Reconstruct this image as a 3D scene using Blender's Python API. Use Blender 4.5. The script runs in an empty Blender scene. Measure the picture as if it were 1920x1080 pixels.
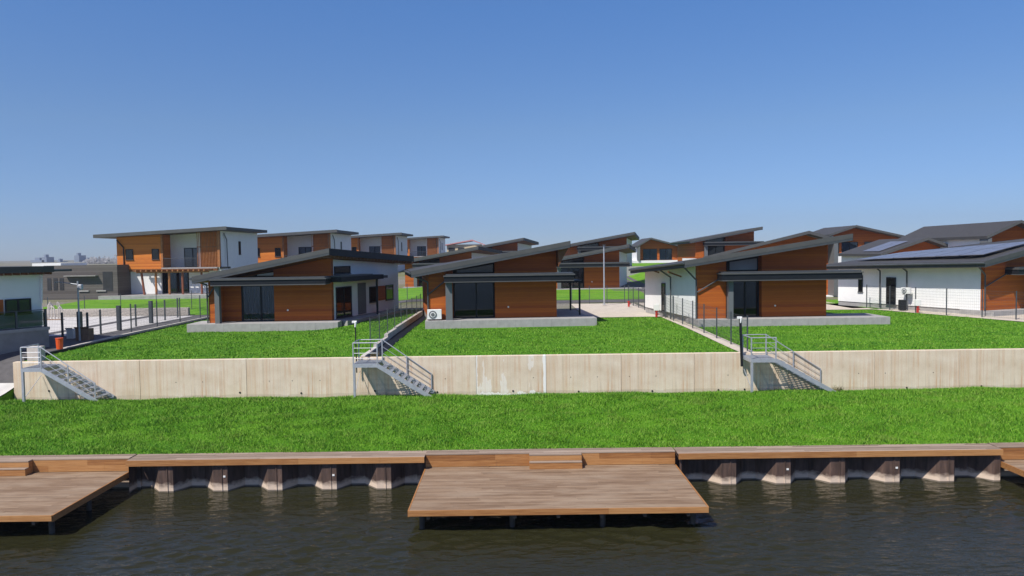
import bpy, math, random
import numpy as np
from mathutils import Vector, Matrix
R = math.radians
random.seed(7)
rng = np.random.default_rng(11)
S = bpy.context.scene
C = S.collection

# ------------------------------------------------------------------ camera
F, CAMZ, PITCH, ROLL = 1400.0, 8.5, math.atan(64/1400), 0.013
cam_d = bpy.data.cameras.new('camera')
cam = bpy.data.objects.new('camera', cam_d); C.objects.link(cam)
cam_d.sensor_width = 36; cam_d.lens = 36*F/1920
cam_d.clip_start = 0.1; cam_d.clip_end = 12000
CM = Matrix.Rotation(math.pi/2-PITCH, 3, 'X') @ Matrix.Rotation(-ROLL, 3, 'Z')
cam.matrix_world = Matrix.Translation((0, 0, CAMZ)) @ CM.to_4x4()
S.camera = cam
# ------------------------------------------------------------------ light
SUN = Vector((-0.90, -1.0, 1.75)).normalized()
ELEV = math.asin(SUN.z); AZ = math.atan2(SUN.x, SUN.y)
w = bpy.data.worlds.new('World'); S.world = w; w.use_nodes = True
nt = w.node_tree; bg = nt.nodes['Background']
sky = nt.nodes.new('ShaderNodeTexSky'); sky.sky_type = 'NISHITA'; sky.sun_disc = False
sky.sun_elevation = ELEV; sky.sun_rotation = AZ
sky.air_density = 0.8; sky.dust_density = 0.2; sky.ozone_density = 6.0; sky.altitude = 200
tc = nt.nodes.new('ShaderNodeTexCoord'); sx = nt.nodes.new('ShaderNodeSeparateXYZ'); rm = nt.nodes.new('ShaderNodeValToRGB'); mx = nt.nodes.new('ShaderNodeMix')
mx.data_type = 'RGBA'; mx.blend_type = 'MULTIPLY'; mx.inputs[0].default_value = 1
nt.links.new(tc.outputs['Generated'], sx.inputs[0]); nt.links.new(sx.outputs[2], rm.inputs[0])
while len(rm.color_ramp.elements) < 5: rm.color_ramp.elements.new(.5)
for e, (p, c) in zip(rm.color_ramp.elements, ((0, (.50, .55, .71)), (.03, (.49, .555, .72)), (.16, (.66, .71, .77)), (.31, (.62, .83, 1.0)), (1, (1.9, 1.05, .95)))):
    e.position = p; e.color = (*c, 1)     # clear, deep blue air: less horizon glare than the model sky
nt.links.new(sky.outputs[0], mx.inputs[6]); nt.links.new(rm.outputs[0], mx.inputs[7])
nt.links.new(mx.outputs[2], bg.inputs[0]); bg.inputs[1].default_value = 0.124
sd = bpy.data.lights.new('sun', 'SUN'); sd.energy = 4.7; sd.angle = R(0.5); sd.color = (1, 0.95, 0.87)
sun = bpy.data.objects.new('sun', sd); C.objects.link(sun)
sun.rotation_euler = SUN.to_track_quat('Z', 'Y').to_euler()
S.view_settings.view_transform = 'Standard'; S.view_settings.look = 'None'
S.view_settings.exposure = 0.22; S.view_settings.gamma = 1

# ------------------------------------------------------------------ helpers
def ray(px, py): return CM @ Vector(((px-960)/F, -(py-540)/F, -1))
def at(px, py, Y):
    r = ray(px, py); k = Y/r.y; return Vector((r.x*k, Y, CAMZ+r.z*k))
def gp(px, py, z):
    r = ray(px, py); k = (z-CAMZ)/r.z; return Vector((r.x*k, r.y*k, z))

class MB:
    def __init__(s): s.v = []; s.f = []
    def poly(s, pts):
        n = len(s.v); s.v += [tuple(p) for p in pts]; s.f.append(tuple(range(n, n+len(pts)))); return s
    def ext(s, poly, off):
        n = len(s.v); m = len(poly); o = Vector(off)
        a = [Vector(p) for p in poly]
        nr = Vector((0, 0, 0))
        for i in range(m): nr += a[i].cross(a[(i+1) % m])
        if nr.dot(o) > 0: a = a[::-1]
        s.v += [tuple(p) for p in a]+[tuple(p+o) for p in a]
        s.f.append(tuple(range(n, n+m)))
        s.f.append(tuple(range(n+2*m-1, n+m-1, -1)))
        for i in range(m):
            j = (i+1) % m; s.f.append((n+j, n+i, n+m+i, n+m+j))
        return s
    def box(s, a, b):
        x0, y0, z0 = a; x1, y1, z1 = b
        return s.ext([(x0, y0, z0), (x1, y0, z0), (x1, y1, z0), (x0, y1, z0)], (0, 0, z1-z0))
    def wallp(s, uw, v0, v1):   # polygon in the u-w plane pushed from v0 to v1
        return s.ext([(u, v0, h) for u, h in uw], (0, v1-v0, 0))
    def tube(s, a, b, r, n=8, r2=None):
        a = Vector(a); b = Vector(b); d = (b-a).normalized()
        x = d.orthogonal().normalized()
        if abs(d.z) > .9: x = Vector((1, 0, 0)) - d*d.x; x.normalize()
        else: x = d.cross(Vector((0, 0, 1))).normalized()
        y = d.cross(x); r2 = r if r2 is None else r2
        k = len(s.v); off = math.pi/4 if n == 4 else 0
        for p, q in ((a, r), (b, r2)):
            for i in range(n):
                t = 2*math.pi*i/n+off; s.v.append(tuple(p+x*math.cos(t)*q+y*math.sin(t)*q))
        for i in range(n):
            j = (i+1) % n; s.f.append((k+i, k+j, k+n+j, k+n+i))
        s.f.append(tuple(range(k+n-1, k-1, -1))); s.f.append(tuple(range(k+n, k+2*n)))
        return s
    def path(s, pts, r, n=8):
        for p, q in zip(pts, pts[1:]): s.tube(p, q, r, n)
        return s
    def bar(s, a, b, wx, wz):   # rectangular bar between two points
        a = Vector(a); b = Vector(b); d = (b-a).normalized()
        side = d.cross(Vector((0, 0, 1)))
        if side.length < 1e-3: side = Vector((1, 0, 0))
        side.normalize(); up = side.cross(d)
        pts = [a+side*sx*wx/2+up*sz*wz/2 for sx, sz in ((-1, -1), (1, -1), (1, 1), (-1, 1))]
        return s.ext(pts, b-a)
    def build(s, name, mat, parent=None, label=None, bevel=0, smooth=False):
        me = bpy.data.meshes.new(name); me.from_pydata(s.v, [], s.f)
        if smooth: me.polygons.foreach_set('use_smooth', [True]*len(s.f))
        me.materials.append(mat); me.update()
        o = bpy.data.objects.new(name, me); C.objects.link(o)
        if parent: o.parent = parent
        if label: o['label'] = label
        if bevel:
            m = o.modifiers.new('bevel', 'BEVEL'); m.width = bevel; m.segments = 2; m.limit_method = 'ANGLE'
        return o
def tag(o, label=None, cat=None, group=None, kind=None):
    if label: o['label'] = label
    if cat: o['category'] = cat
    if group: o['group'] = group
    if kind: o['kind'] = kind
    return o
def empty(name, loc, rz=0, **k):
    o = bpy.data.objects.new(name, None); C.objects.link(o); o.empty_display_size = .2
    o.location = loc; o.rotation_euler = (0, 0, rz); return tag(o, **k)
def kids(o): return [c for c in C.objects if c.parent == o]
def copy_tree(o, parent=None):
    c = o.copy(); C.objects.link(c); c.parent = parent
    for ch in kids(o): copy_tree(ch, c)
    return c

# ------------------------------------------------------------------ materials
class NT:
    def __init__(s, name):
        s.m = bpy.data.materials.new(name); s.m.use_nodes = True
        s.t = s.m.node_tree; s.b = s.t.nodes['Principled BSDF']; s._p = None
    def n(s, ty, **k):
        o = s.t.nodes.new(ty)
        for a, b in k.items(): setattr(o, a, b)
        return o
    def l(s, a, b): s.t.links.new(a, b)
    def coord(s, scale=(1, 1, 1), kind='Object'):
        tc = s.n('ShaderNodeTexCoord'); mp = s.n('ShaderNodeMapping'); mp.inputs['Scale'].default_value = scale
        s.l(tc.outputs[kind], mp.inputs[0]); return mp.outputs[0]
    def noise(s, vec, scale, detail=4, rough=.6):
        o = s.n('ShaderNodeTexNoise'); o.inputs['Scale'].default_value = scale
        o.inputs['Detail'].default_value = detail; o.inputs['Roughness'].default_value = rough
        s.l(vec, o.inputs['Vector']); return o.outputs['Fac']
    def ramp(s, fac, stops):
        o = s.n('ShaderNodeValToRGB'); e = o.color_ramp.elements
        while len(e) < len(stops): e.new(.5)
        for x, (p, c) in zip(e, stops): x.position = p; x.color = (*c, 1) if len(c) == 3 else c
        s.l(fac, o.inputs[0]); return o.outputs[0]
    def mix(s, fac, a, b, mode='MIX'):
        o = s.n('ShaderNodeMix', data_type='RGBA', blend_type=mode)
        for sock, v in ((o.inputs[0], fac), (o.inputs[6], a), (o.inputs[7], b)):
            if hasattr(v, 'is_output'): s.l(v, sock)
            elif isinstance(v, (int, float)): sock.default_value = v
            else: sock.default_value = (*v, 1)
        return o.outputs[2]
    def math(s, op, a, b=0.0):
        o = s.n('ShaderNodeMath', operation=op)
        for sock, v in ((o.inputs[0], a), (o.inputs[1], b)):
            if hasattr(v, 'is_output'): s.l(v, sock)
            else: sock.default_value = v
        return o.outputs[0]
    def bump(s, h, strength=.3, dist=.02):
        o = s.n('ShaderNodeBump'); o.inputs['Strength'].default_value = strength; o.inputs['Distance'].default_value = dist
        s.l(h, o.inputs['Height'])
        if s._p: s.l(s._p, o.inputs['Normal'])
        s._p = o.outputs[0]; s.l(s._p, s.b.inputs['Normal'])
    def out(s, col, rough=.7, metal=0, spec=None):
        if hasattr(col, 'is_output'): s.l(col, s.b.inputs['Base Color'])
        else: s.b.inputs['Base Color'].default_value = (*col, 1)
        s.b.inputs['Roughness'].default_value = rough; s.b.inputs['Metallic'].default_value = metal
        if spec is not None: s.b.inputs['Specular IOR Level'].default_value = spec
        return s.m
def plain(name, col, rough=.6, var=.15, scale=3., metal=0, bump=0, bs=40, spec=None):
    t = NT(name); v = t.coord()
    n = t.noise(v, scale, 6)
    lo = tuple(c*(1-var) for c in col); hi = tuple(min(1, c*(1+var)) for c in col)
    if bump: t.bump(t.noise(v, bs, 3), bump, .01)
    return t.out(t.ramp(n, [(.3, lo), (.7, hi)]), rough, metal, spec)
def wood(name, cols, plank=.15, rough=.6, groove=.3):
    t = NT(name)
    tc = t.n('ShaderNodeTexCoord'); sp = t.n('ShaderNodeSeparateXYZ'); t.l(tc.outputs['Object'], sp.inputs[0])
    z = t.math('DIVIDE', sp.outputs[2], plank); fl = t.math('FLOOR', z); fr = t.math('FRACT', z)
    wn = t.n('ShaderNodeTexWhiteNoise', noise_dimensions='1D'); t.l(fl, wn.inputs['W'])
    g = t.noise(t.coord((1.3, 1.3, 30)), 1.6, 6, .65)
    big = t.noise(t.coord((.5, .5, .8)), 1.0, 3)
    f = t.math('ADD', t.math('MULTIPLY', wn.outputs[0], .35), t.math('MULTIPLY', g, .65))
    c = t.ramp(f, [(.2, cols[0]), (.5, cols[1]), (.8, cols[2])])
    c = t.mix(t.math('MULTIPLY', big, .25), c, cols[0])
    gl = t.math('LESS_THAN', fr, .09)
    c = t.mix(t.math('MULTIPLY', gl, groove), c, tuple(x*.3 for x in cols[0]))
    t.bump(t.math('SUBTRACT', g, t.math('MULTIPLY', gl, .8)), .25, .01)
    return t.out(c, rough)
def island_wood(name, a, b, c, rough=.75, patch=None, var=.3):
    t = NT(name); ge = t.n('ShaderNodeNewGeometry')
    g = t.noise(t.coord((.8, 14, 14)), 1.5, 6, .65)
    f = t.math('ADD', t.math('MULTIPLY', ge.outputs['Random Per Island'], var), t.math('MULTIPLY', g, 1-var))
    col = t.ramp(f, [(.33, a), (.5, b), (.67, c)])
    if patch:
        n = t.noise(t.coord((.45, 1.6, 1)), 1.1, 5, .6)
        col = t.mix(t.ramp(n, [(.45, (0, 0, 0)), (.7, (.6, .6, .6))]), col, patch)
    t.bump(g, .3, .006)
    return t.out(col, rough)
def glass(name, tint=(.55, .6, .65)):
    t = NT(name); tr = t.n('ShaderNodeBsdfTransparent'); tr.inputs[0].default_value = (*tint, 1)
    gl = t.n('ShaderNodeBsdfGlossy'); gl.inputs['Roughness'].default_value = .03
    fr = t.n('ShaderNodeFresnel'); fr.inputs[0].default_value = 1.6
    mx = t.n('ShaderNodeMixShader'); t.l(fr.outputs[0], mx.inputs[0]); t.l(tr.outputs[0], mx.inputs[1]); t.l(gl.outputs[0], mx.inputs[2])
    t.l(mx.outputs[0], t.t.nodes['Material Output'].inputs[0]); return t.m
def concrete_wall():
    def mk(name, eff):
        t = NT(name)
        st = t.noise(t.coord((2.2, 2.2, .09)), 1.5, 6, .65)       # vertical run marks
        bl = t.noise(t.coord((.7, .7, .9)), 1.2, 5)
        fi = t.noise(t.coord((9, 9, 9)), 3, 5)
        c = t.ramp(bl, [(.3, (.60, .475, .335)), (.55, (.72, .60, .455)), (.75, (.79, .70, .58))])
        c = t.mix(t.ramp(st, [(.52, (0, 0, 0)), (.68, (.55, .55, .55))]), c, (.55, .34, .17))
        st2 = t.noise(t.coord((4.5, 4.5, .12)), 1.3, 5, .6)
        c = t.mix(t.ramp(st2, [(.56, (0, 0, 0)), (.7, (.55, .55, .55))]), c, (.62, .57, .49))
        st3 = t.noise(t.coord((7.5, 7.5, .10)), 1.2, 6, .7)
        pt = t.noise(t.coord((.5, .5, .7)), 1.0, 4, .6); ptm = t.ramp(pt, [(.38, (0, 0, 0)), (.62, (1, 1, 1))])
        sm = t.math('MULTIPLY', t.ramp(st3, [(.51, (0, 0, 0)), (.63, (.85, .85, .85))]), ptm)
        c = t.mix(sm, c, (.52, .25, .10))
        st4 = t.noise(t.coord((10, 10, .05)), 1.1, 4, .6)
        c = t.mix(t.math('MULTIPLY', t.ramp(st4, [(.58, (0, 0, 0)), (.68, (.6, .6, .6))]), ptm), c, (.30, .22, .15))
        # form-board seams
        tc = t.n('ShaderNodeTexCoord'); sp = t.n('ShaderNodeSeparateXYZ'); t.l(tc.outputs['Object'], sp.inputs[0])
        fr = t.math('FRACT', t.math('DIVIDE', sp.outputs[0], .82))
        seam = t.math('LESS_THAN', fr, .016)
        c = t.mix(t.math('MULTIPLY', seam, .3), c, (.16, .12, .09))
        c = t.mix(.25, c, t.ramp(fi, [(.3, (.40, .34, .26)), (.7, (.75, .68, .57))]))
        # darker, browner foot with a ragged edge
        foot = t.math('LESS_THAN', t.math('ADD', sp.outputs[2], t.math('MULTIPLY', bl, .3)), .5)
        c = t.mix(t.math('MULTIPLY', foot, .25), c, (.3, .26, .2))
        if eff:
            n1 = t.noise(t.coord((1, 1, 1)), 3, 5)
            edge = t.math('MINIMUM', sp.outputs[0], t.math('SUBTRACT', 3.3, sp.outputs[0]))
            e1 = t.math('LESS_THAN', t.math('SUBTRACT', edge, t.math('MULTIPLY', n1, .10)), .0)
            e2 = t.math('LESS_THAN', t.math('SUBTRACT', sp.outputs[2], t.math('MULTIPLY', n1, .75)), -.10)
            sv = t.noise(t.coord((1.5, 1.5, .35)), 1.6, 3)
            e3 = t.math('MULTIPLY', t.math('GREATER_THAN', sv, .575), .6)
            e = t.math('MAXIMUM', t.math('MAXIMUM', e1, t.math('MULTIPLY', e2, .9)), t.math('MULTIPLY', e3, .8))
            c = t.mix(t.math('MULTIPLY', e, .85), c, (.85, .85, .83))
        t.bump(fi, .25, .01)
        return t.out(c, .85)
    return mk('cast_concrete', False), mk('cast_concrete_efflorescence', True)
def sheet_steel():
    t = NT('rusty_sheet_steel')
    tc = t.n('ShaderNodeTexCoord'); sp = t.n('ShaderNodeSeparateXYZ'); t.l(tc.outputs['Object'], sp.inputs[0])
    n = t.noise(t.coord((3, 3, .5)), 2.2, 5); n2 = t.noise(t.coord((1.6, 1.6, 3)), 2, 5)
    c = t.ramp(n, [(.3, (.040, .024, .018)), (.6, (.10, .060, .045)), (.8, (.18, .108, .078))])
    hgt = t.math('ADD', sp.outputs[2], t.math('MULTIPLY', n2, -.36))
    m = t.ramp(t.math('ADD', hgt, .5), [(.48, (1, 1, 1)), (.66, (.0, .0, .0))])
    c = t.mix(m, c, (.66, .52, .40))
    wet = t.math('LESS_THAN', sp.outputs[2], .05)
    c = t.mix(t.math('MULTIPLY', wet, .8), c, (.07, .06, .045))
    t.bump(n, .4, .01)
    return t.out(c, .75)
def water_mat():
    t = NT('canal_water')
    tc = t.n('ShaderNodeTexCoord'); mp = t.n('ShaderNodeMapping'); mp.inputs['Rotation'].default_value = (0, 0, R(-9)); mp.inputs['Scale'].default_value = (1.2, 3.4, 1)
    t.l(tc.outputs['Object'], mp.inputs[0])
    a = t.noise(mp.outputs[0], 1.5, 2, .5); b = t.noise(t.coord((1.6, 4.2, 1)), 1.9, 3, .6); c = t.noise(t.coord((.10, .2, 1)), 1.0, 2)
    w_ = t.noise(t.coord((.35, .9, 1)), 1.0, 1)
    h = t.math('ADD', t.math('ADD', t.math('MULTIPLY', a, 1.0), t.math('MULTIPLY', b, .7)), t.math('MULTIPLY', w_, 1.0))
    calm = t.math('ADD', t.math('MULTIPLY', c, 1.1), .25)
    t.bump(t.math('MULTIPLY', h, calm), 1.0, .045)
    t.b.inputs['IOR'].default_value = 1.333
    return t.out((.021, .021, .009), .04)
def lawn_mat(name, blade):
    t = NT(name)
    if blade:
        ge = t.n('ShaderNodeNewGeometry'); f0 = ge.outputs['Random Per Island']
    else:
        f0 = t.noise(t.coord(), 18, 5, .7)
    big = t.noise(t.coord((.35, .7, 1)), .9, 5, .62); mid = t.noise(t.coord((1, 2, 1)), 2.2, 4)
    fine = t.noise(t.coord((1, 1.6, 1)), 7, 3, .6)  # random fine tone; its dark clumps stand in for blade self-shadow
    f = t.math('ADD', t.math('MULTIPLY', f0, .34), t.math('ADD', t.math('MULTIPLY', big, .34), t.math('ADD', t.math('MULTIPLY', mid, .2), t.math('MULTIPLY', fine, .22))))
    c = t.ramp(f, [(.34, (.022, .105, .006)), (.47, (.070, .215, .006)), (.58, (.135, .300, .014)), (.72, (.20, .36, .045)), (.86, (.28, .38, .10))])
    dry = t.noise(t.coord((.8, 1.4, 1)), 1.3, 5, .65)
    c = t.mix(t.ramp(dry, [(.54, (0, 0, 0)), (.74, (.55, .55, .55))]), c, (.24, .26, .07))
    if not blade: t.bump(f0, .8, .04)
    t.out(c, .7, spec=.25)
    return t.m
def ground_mat():
    t = NT('ground_turf')
    f0 = t.noise(t.coord(), 14, 5, .7); big = t.noise(t.coord((.3, .6, 1)), .8, 5)
    f = t.math('ADD', t.math('MULTIPLY', f0, .5), t.math('MULTIPLY', big, .5))
    c = t.ramp(f, [(.32, (.020, .09, .004)), (.5, (.070, .20, .006)), (.70, (.15, .30, .02))])
    tc = t.n('ShaderNodeTexCoord'); sp = t.n('ShaderNodeSeparateXYZ'); t.l(tc.outputs['Object'], sp.inputs[0])
    far = t.math('GREATER_THAN', sp.outputs[1], 63.0)
    gv = t.ramp(t.noise(t.coord(), 5, 6, .7), [(.3, (.15, .14, .12)), (.7, (.27, .25, .22))])
    wild = t.ramp(t.noise(t.coord(), .05, 4), [(.45, (0, 0, 0)), (.6, (1, 1, 1))])
    gv = t.mix(wild, gv, (.15, .16, .075))
    c = t.mix(far, c, gv)
    t.bump(f0, .8, .04)
    return t.out(c, .85, spec=.2)
M = {}
M['wood'] = wood('brown_timber_cladding', [(.27, .050, .003), (.40, .092, .004), (.51, .138, .007)], .16, .75)
M['palewood'] = wood('honey_timber_cladding', [(.44, .11, .012), (.64, .19, .02), (.78, .27, .035)], .16, .7)
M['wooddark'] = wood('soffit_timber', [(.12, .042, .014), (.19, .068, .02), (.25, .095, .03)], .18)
M['post'] = plain('larch_post', (.36, .14, .045), .6, .25, 4)
M['redpost'] = plain('stained_post', (.23, .075, .04), .6, .25, 4)
M['white'] = plain('white_render', (.80, .80, .79), .85, .03, 1.5, bump=.15, bs=60)
M['offwhite'] = plain('pale_render', (.66, .67, .69), .85, .04, 1.5, bump=.15, bs=60)
M['cream'] = plain('cream_render', (.55, .45, .30), .85, .08, 2)
M['grey'] = plain('grey_panel', (.13, .138, .145), .6, .08, 2)
M['roof'] = plain('anthracite_roof', (.052, .050, .047), .6, .2, 2.5, bump=.2, bs=25)
M['fascia'] = plain('grey_metal_fascia', (.082, .082, .080), .5, .12, 1.2)
M['dark'] = plain('black_metal', (.011, .013, .017), .55, .2, 2, spec=.25)
M['darkgrey'] = plain('slate_grey_metal', (.06, .066, .072), .5, .15, 2)
M['flash'] = plain('pale_metal_flashing', (.30, .32, .34), .35, .1, 2, metal=.3)
M['galv'] = plain('galvanised_steel', (.42, .44, .48), .42, .14, 5, metal=.35)
M['mesh'] = plain('fence_wire', (.07, .08, .085), .5, .1)
M['fpost'] = plain('fence_post_paint', (.055, .065, .075), .5, .12)
M['conc'] = plain('terrace_concrete', (.34, .33, .32), .85, .14, 2.4, bump=.25, bs=30)
M['concd'] = plain('shuttered_concrete', (.26, .25, .235), .85, .18, 1.4, bump=.25, bs=30)
M['pave'] = plain('pale_paving', (.52, .46, .38), .85, .12, 1.6, bump=.2, bs=25)
M['pavew'] = plain('light_yard_paving', (.55, .53, .51), .85, .12, 1.1, bump=.2, bs=25)
M['asphalt'] = plain('asphalt', (.095, .09, .092), .9, .2, 3, bump=.3, bs=60)
M['kerb'] = plain('kerb_stone', (.50, .46, .42), .85, .15, 3)
M['stone'] = plain('rubble_stone', (.38, .34, .30), .85, .4, 9, bump=.8, bs=6)
M['block'] = wood('grey_blockwork', [(.075, .065, .06), (.11, .098, .09), (.15, .135, .125)], .24, .9, .5)
M['glass'] = glass('window_glass'); M['darkglass'] = glass('dark_glass', (.25, .28, .32))
M['room'] = plain('dim_room', (.025, .027, .032), .8, .3, 1.0)
M['palepanel'] = plain('pale_panel', (.62, .66, .70), .7, .06, 2)
M['curtain'] = plain('grey_curtain', (.30, .32, .35), .9, .08, 2)
M['orange'] = plain('orange_plastic', (.75, .10, .012), .4, .08, 3)
M['red'] = plain('red_paint', (.45, .035, .025), .45, .15, 5)
M['wplast'] = plain('white_plastic', (.80, .80, .78), .4, .05, 5)
M['card'] = plain('brown_cardboard', (.24, .14, .08), .8, .25, 4)
M['tilered'] = plain('pale_red_roof', (.48, .22, .22), .7, .15, 2)
M['solar'] = plain('solar_cell', (.15, .155, .185), .3, .2, 2, spec=.8)  # paler than bare cells: sky reflection partly put into the base colour
M['haze'] = plain('hazy_facade', (.22, .26, .33), .9, .05, .05)  # blue-grey haze put into the colour of the far blocks
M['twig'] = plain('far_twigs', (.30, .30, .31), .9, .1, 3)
M['deck'] = island_wood('weathered_deck', (.145, .090, .052), (.215, .140, .084), (.30, .212, .138), .8, (.34, .262, .185), .2)
M['board'] = island_wood('oiled_board', (.20, .078, .020), (.32, .140, .042), (.43, .215, .076), .65)
M['greyboard'] = island_wood('worn_board', (.17, .125, .09), (.27, .20, .15), (.36, .28, .215), .8)
M['pilepost'] = plain('wet_pile', (.05, .042, .035), .6, .4, 4)
M['cast'], M['eff'] = concrete_wall()
M['steel'] = sheet_steel(); M['water'] = water_mat(); M['ground'] = ground_mat()
M['blade'] = lawn_mat('grass_blade', True)
M['lawn'] = lawn_mat('far_lawn', False); M['bed'] = plain('mud', (.04, .035, .02), .9, .2)
M['weed'] = plain('dry_weed', (.16, .13, .05), .8, .3, 6)

# ------------------------------------------------------------------ terrain
def ss(a, b, x): t = np.clip((x-a)/(b-a), 0, 1); return t*t*(3-2*t)
WX0 = -24.25
def H(x, y):
    x = np.asarray(x, float); y = np.asarray(y, float)
    low = np.where(y < 34, 1.13+.77*ss(26.8, 34.2, y), 1.9-.25*ss(34, 36.2, y)) + .025*np.sin(x*.7+y*.5)*ss(27.5, 30, y)
    pl = 3.5+.1*ss(37, 49, y)+.6*ss(68, 88, y)+2.2*ss(95, 145, y)
    pl = pl + np.where(x < -7.45, .32*ss(36.5, 47, y), 0)*ss(-14, -9, x)
    pl = pl + .45*ss(63.9, 67, y)*ss(-26.0, -28.0, x) + 1.7*ss(88, 106, y)*ss(16, 24, x)*(1-ss(114, 130, y))
    pl = pl - 1.2*ss(180, 400, y)
    ramp = 1.9+1.6*ss(34, 41, y)
    out = np.where(y < 36.15, low, pl)
    out = np.where((x < WX0-.05) & (y < 41), np.where(y < 34, low, ramp), out)
    return np.where(y < 27.45, -2.5, out)
def Hs(x, y): return float(H(x, y))
xs = np.unique(np.concatenate([np.linspace(-2500, -150, 12), np.linspace(-150, -60, 19), np.arange(-60, 60.1, 1.0), np.linspace(60, 150, 19), np.linspace(150, 2500, 12), [WX0-.06, WX0-.04, -7.46, -7.44]]))
ys = np.unique(np.concatenate([[-60, 0, 20, 27.44, 27.46], np.arange(27.8, 36, .5), [36.14, 36.16], np.arange(36.5, 80, .75), np.arange(80, 200, 4), np.linspace(200, 6000, 26)]))
def grid(xs, ys, dz, name, mat):
    X, Y = np.meshgrid(xs, ys); Z = H(X, Y)+dz
    n = len(xs); m = MB(); m.v = list(zip(X.ravel().tolist(), Y.ravel().tolist(), Z.ravel().tolist()))
    m.f = [(j*n+i, j*n+i+1, (j+1)*n+i+1, (j+1)*n+i) for j in range(len(ys)-1) for i in range(n-1)]
    return m.build(name, mat, smooth=False)
tag(grid(xs, ys, 0, 'ground', M['ground']), kind='structure')
wx = np.unique(np.concatenate([np.linspace(-400, -24, 8), np.arange(-23, 23.01, .10), np.linspace(24, 400, 8)]))
wy = np.unique(np.concatenate([np.linspace(-300, 4, 6), np.arange(8, 27.4, .06), [27.44]]))
X, Y = np.meshgrid(wx, wy); Z = np.zeros_like(X)
for i in range(90):
    lam = .22*(4.2**rng.random()); th = rng.normal(R(104), .42); ph = rng.uniform(0, 6.28); k = 6.283/lam
    Z += .0070*lam**.95*np.sin(k*(X*math.cos(th)+Y*math.sin(th))+ph+.9*np.sin(.31*X+.4*Y+i))
Z *= (.55+.45*np.sin(.33*X+.8*np.sin(.4*Y))*np.cos(.5*Y+.2*X))*np.clip((23-np.abs(X))/3, 0, 1)*np.clip((Y-8)/3, 0, 1)*(1-.55*ss(22.5, 26.5, Y))
n = len(wx); wm = MB(); wm.v = list(zip(X.ravel().tolist(), Y.ravel().tolist(), Z.ravel().tolist()))
wm.f = [(j*n+i, j*n+i+1, (j+1)*n+i+1, (j+1)*n+i) for j in range(len(wy)-1) for i in range(n-1)]
tag(wm.build('water', M['water'], smooth=True), kind='structure')
def strip(x0, x1, y0, y1, dz, name, mat, nx=None, ny=None):
    nx = nx or max(2, int((x1-x0)/.8)+2); ny = ny or max(2, int((y1-y0)/.6)+2)
    return tag(grid(np.linspace(x0, x1, nx), np.linspace(y0, y1, ny), dz, name, mat), kind='structure')
strip(-31, -24.75, 41.0, 63.4, .03, 'road', M['asphalt'])
strip(-44, -31.02, 40.2, 63.4, .034, 'yard_paving', M['pavew'])
strip(-30.0, -26.75, 47.4, 62.5, .05, 'yard_paving', M['pavew'])
strip(-33, -24.4, 36.6, 41.0, .035, 'ramp', M['asphalt'])
strip(-33, -24.33, 28.5, 36.6, .06, 'pavement', M['pavew'])
strip(-25.5, -19.5, 63.4, 110, .03, 'road', M['asphalt'])
strip(5.6, 11.55, 56.2, 71, .03, 'path', M['pave'])
strip(11.15, 11.9, 36.5, 56.1, .035, 'path', M['pave'])
strip(11.95, 13.2, 50.6, 71, .035, 'path', M['pave'])
strip(-20, 14.5, 72.2, 74.6, .03, 'road', M['asphalt'])
strip(19.6, 29.5, 60.5, 72, .03, 'path', M['pave'])
strip(11.5, 17.5, 84, 112, .03, 'road', M['asphalt'])

strip(-43.9, -25.6, 63.9, 77.0, .028, 'lawn', M['lawn'])
strip(2.0, 14.3, 75.0, 87.4, .03, 'lawn', M['lawn'])
strip(-17.5, -5.5, 75.0, 96.5, .03, 'lawn', M['lawn'])
strip(12.0, 34, 113, 143, .03, 'lawn', M['lawn'])
strip(15.0, 20.8, 90, 112, .026, 'lawn', M['lawn'])
strip(20, 30, 72.5, 75.5, .03, 'lawn', M['lawn'])
strip(28.2, 33, 61.8, 72, .03, 'lawn', M['lawn'])

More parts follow.
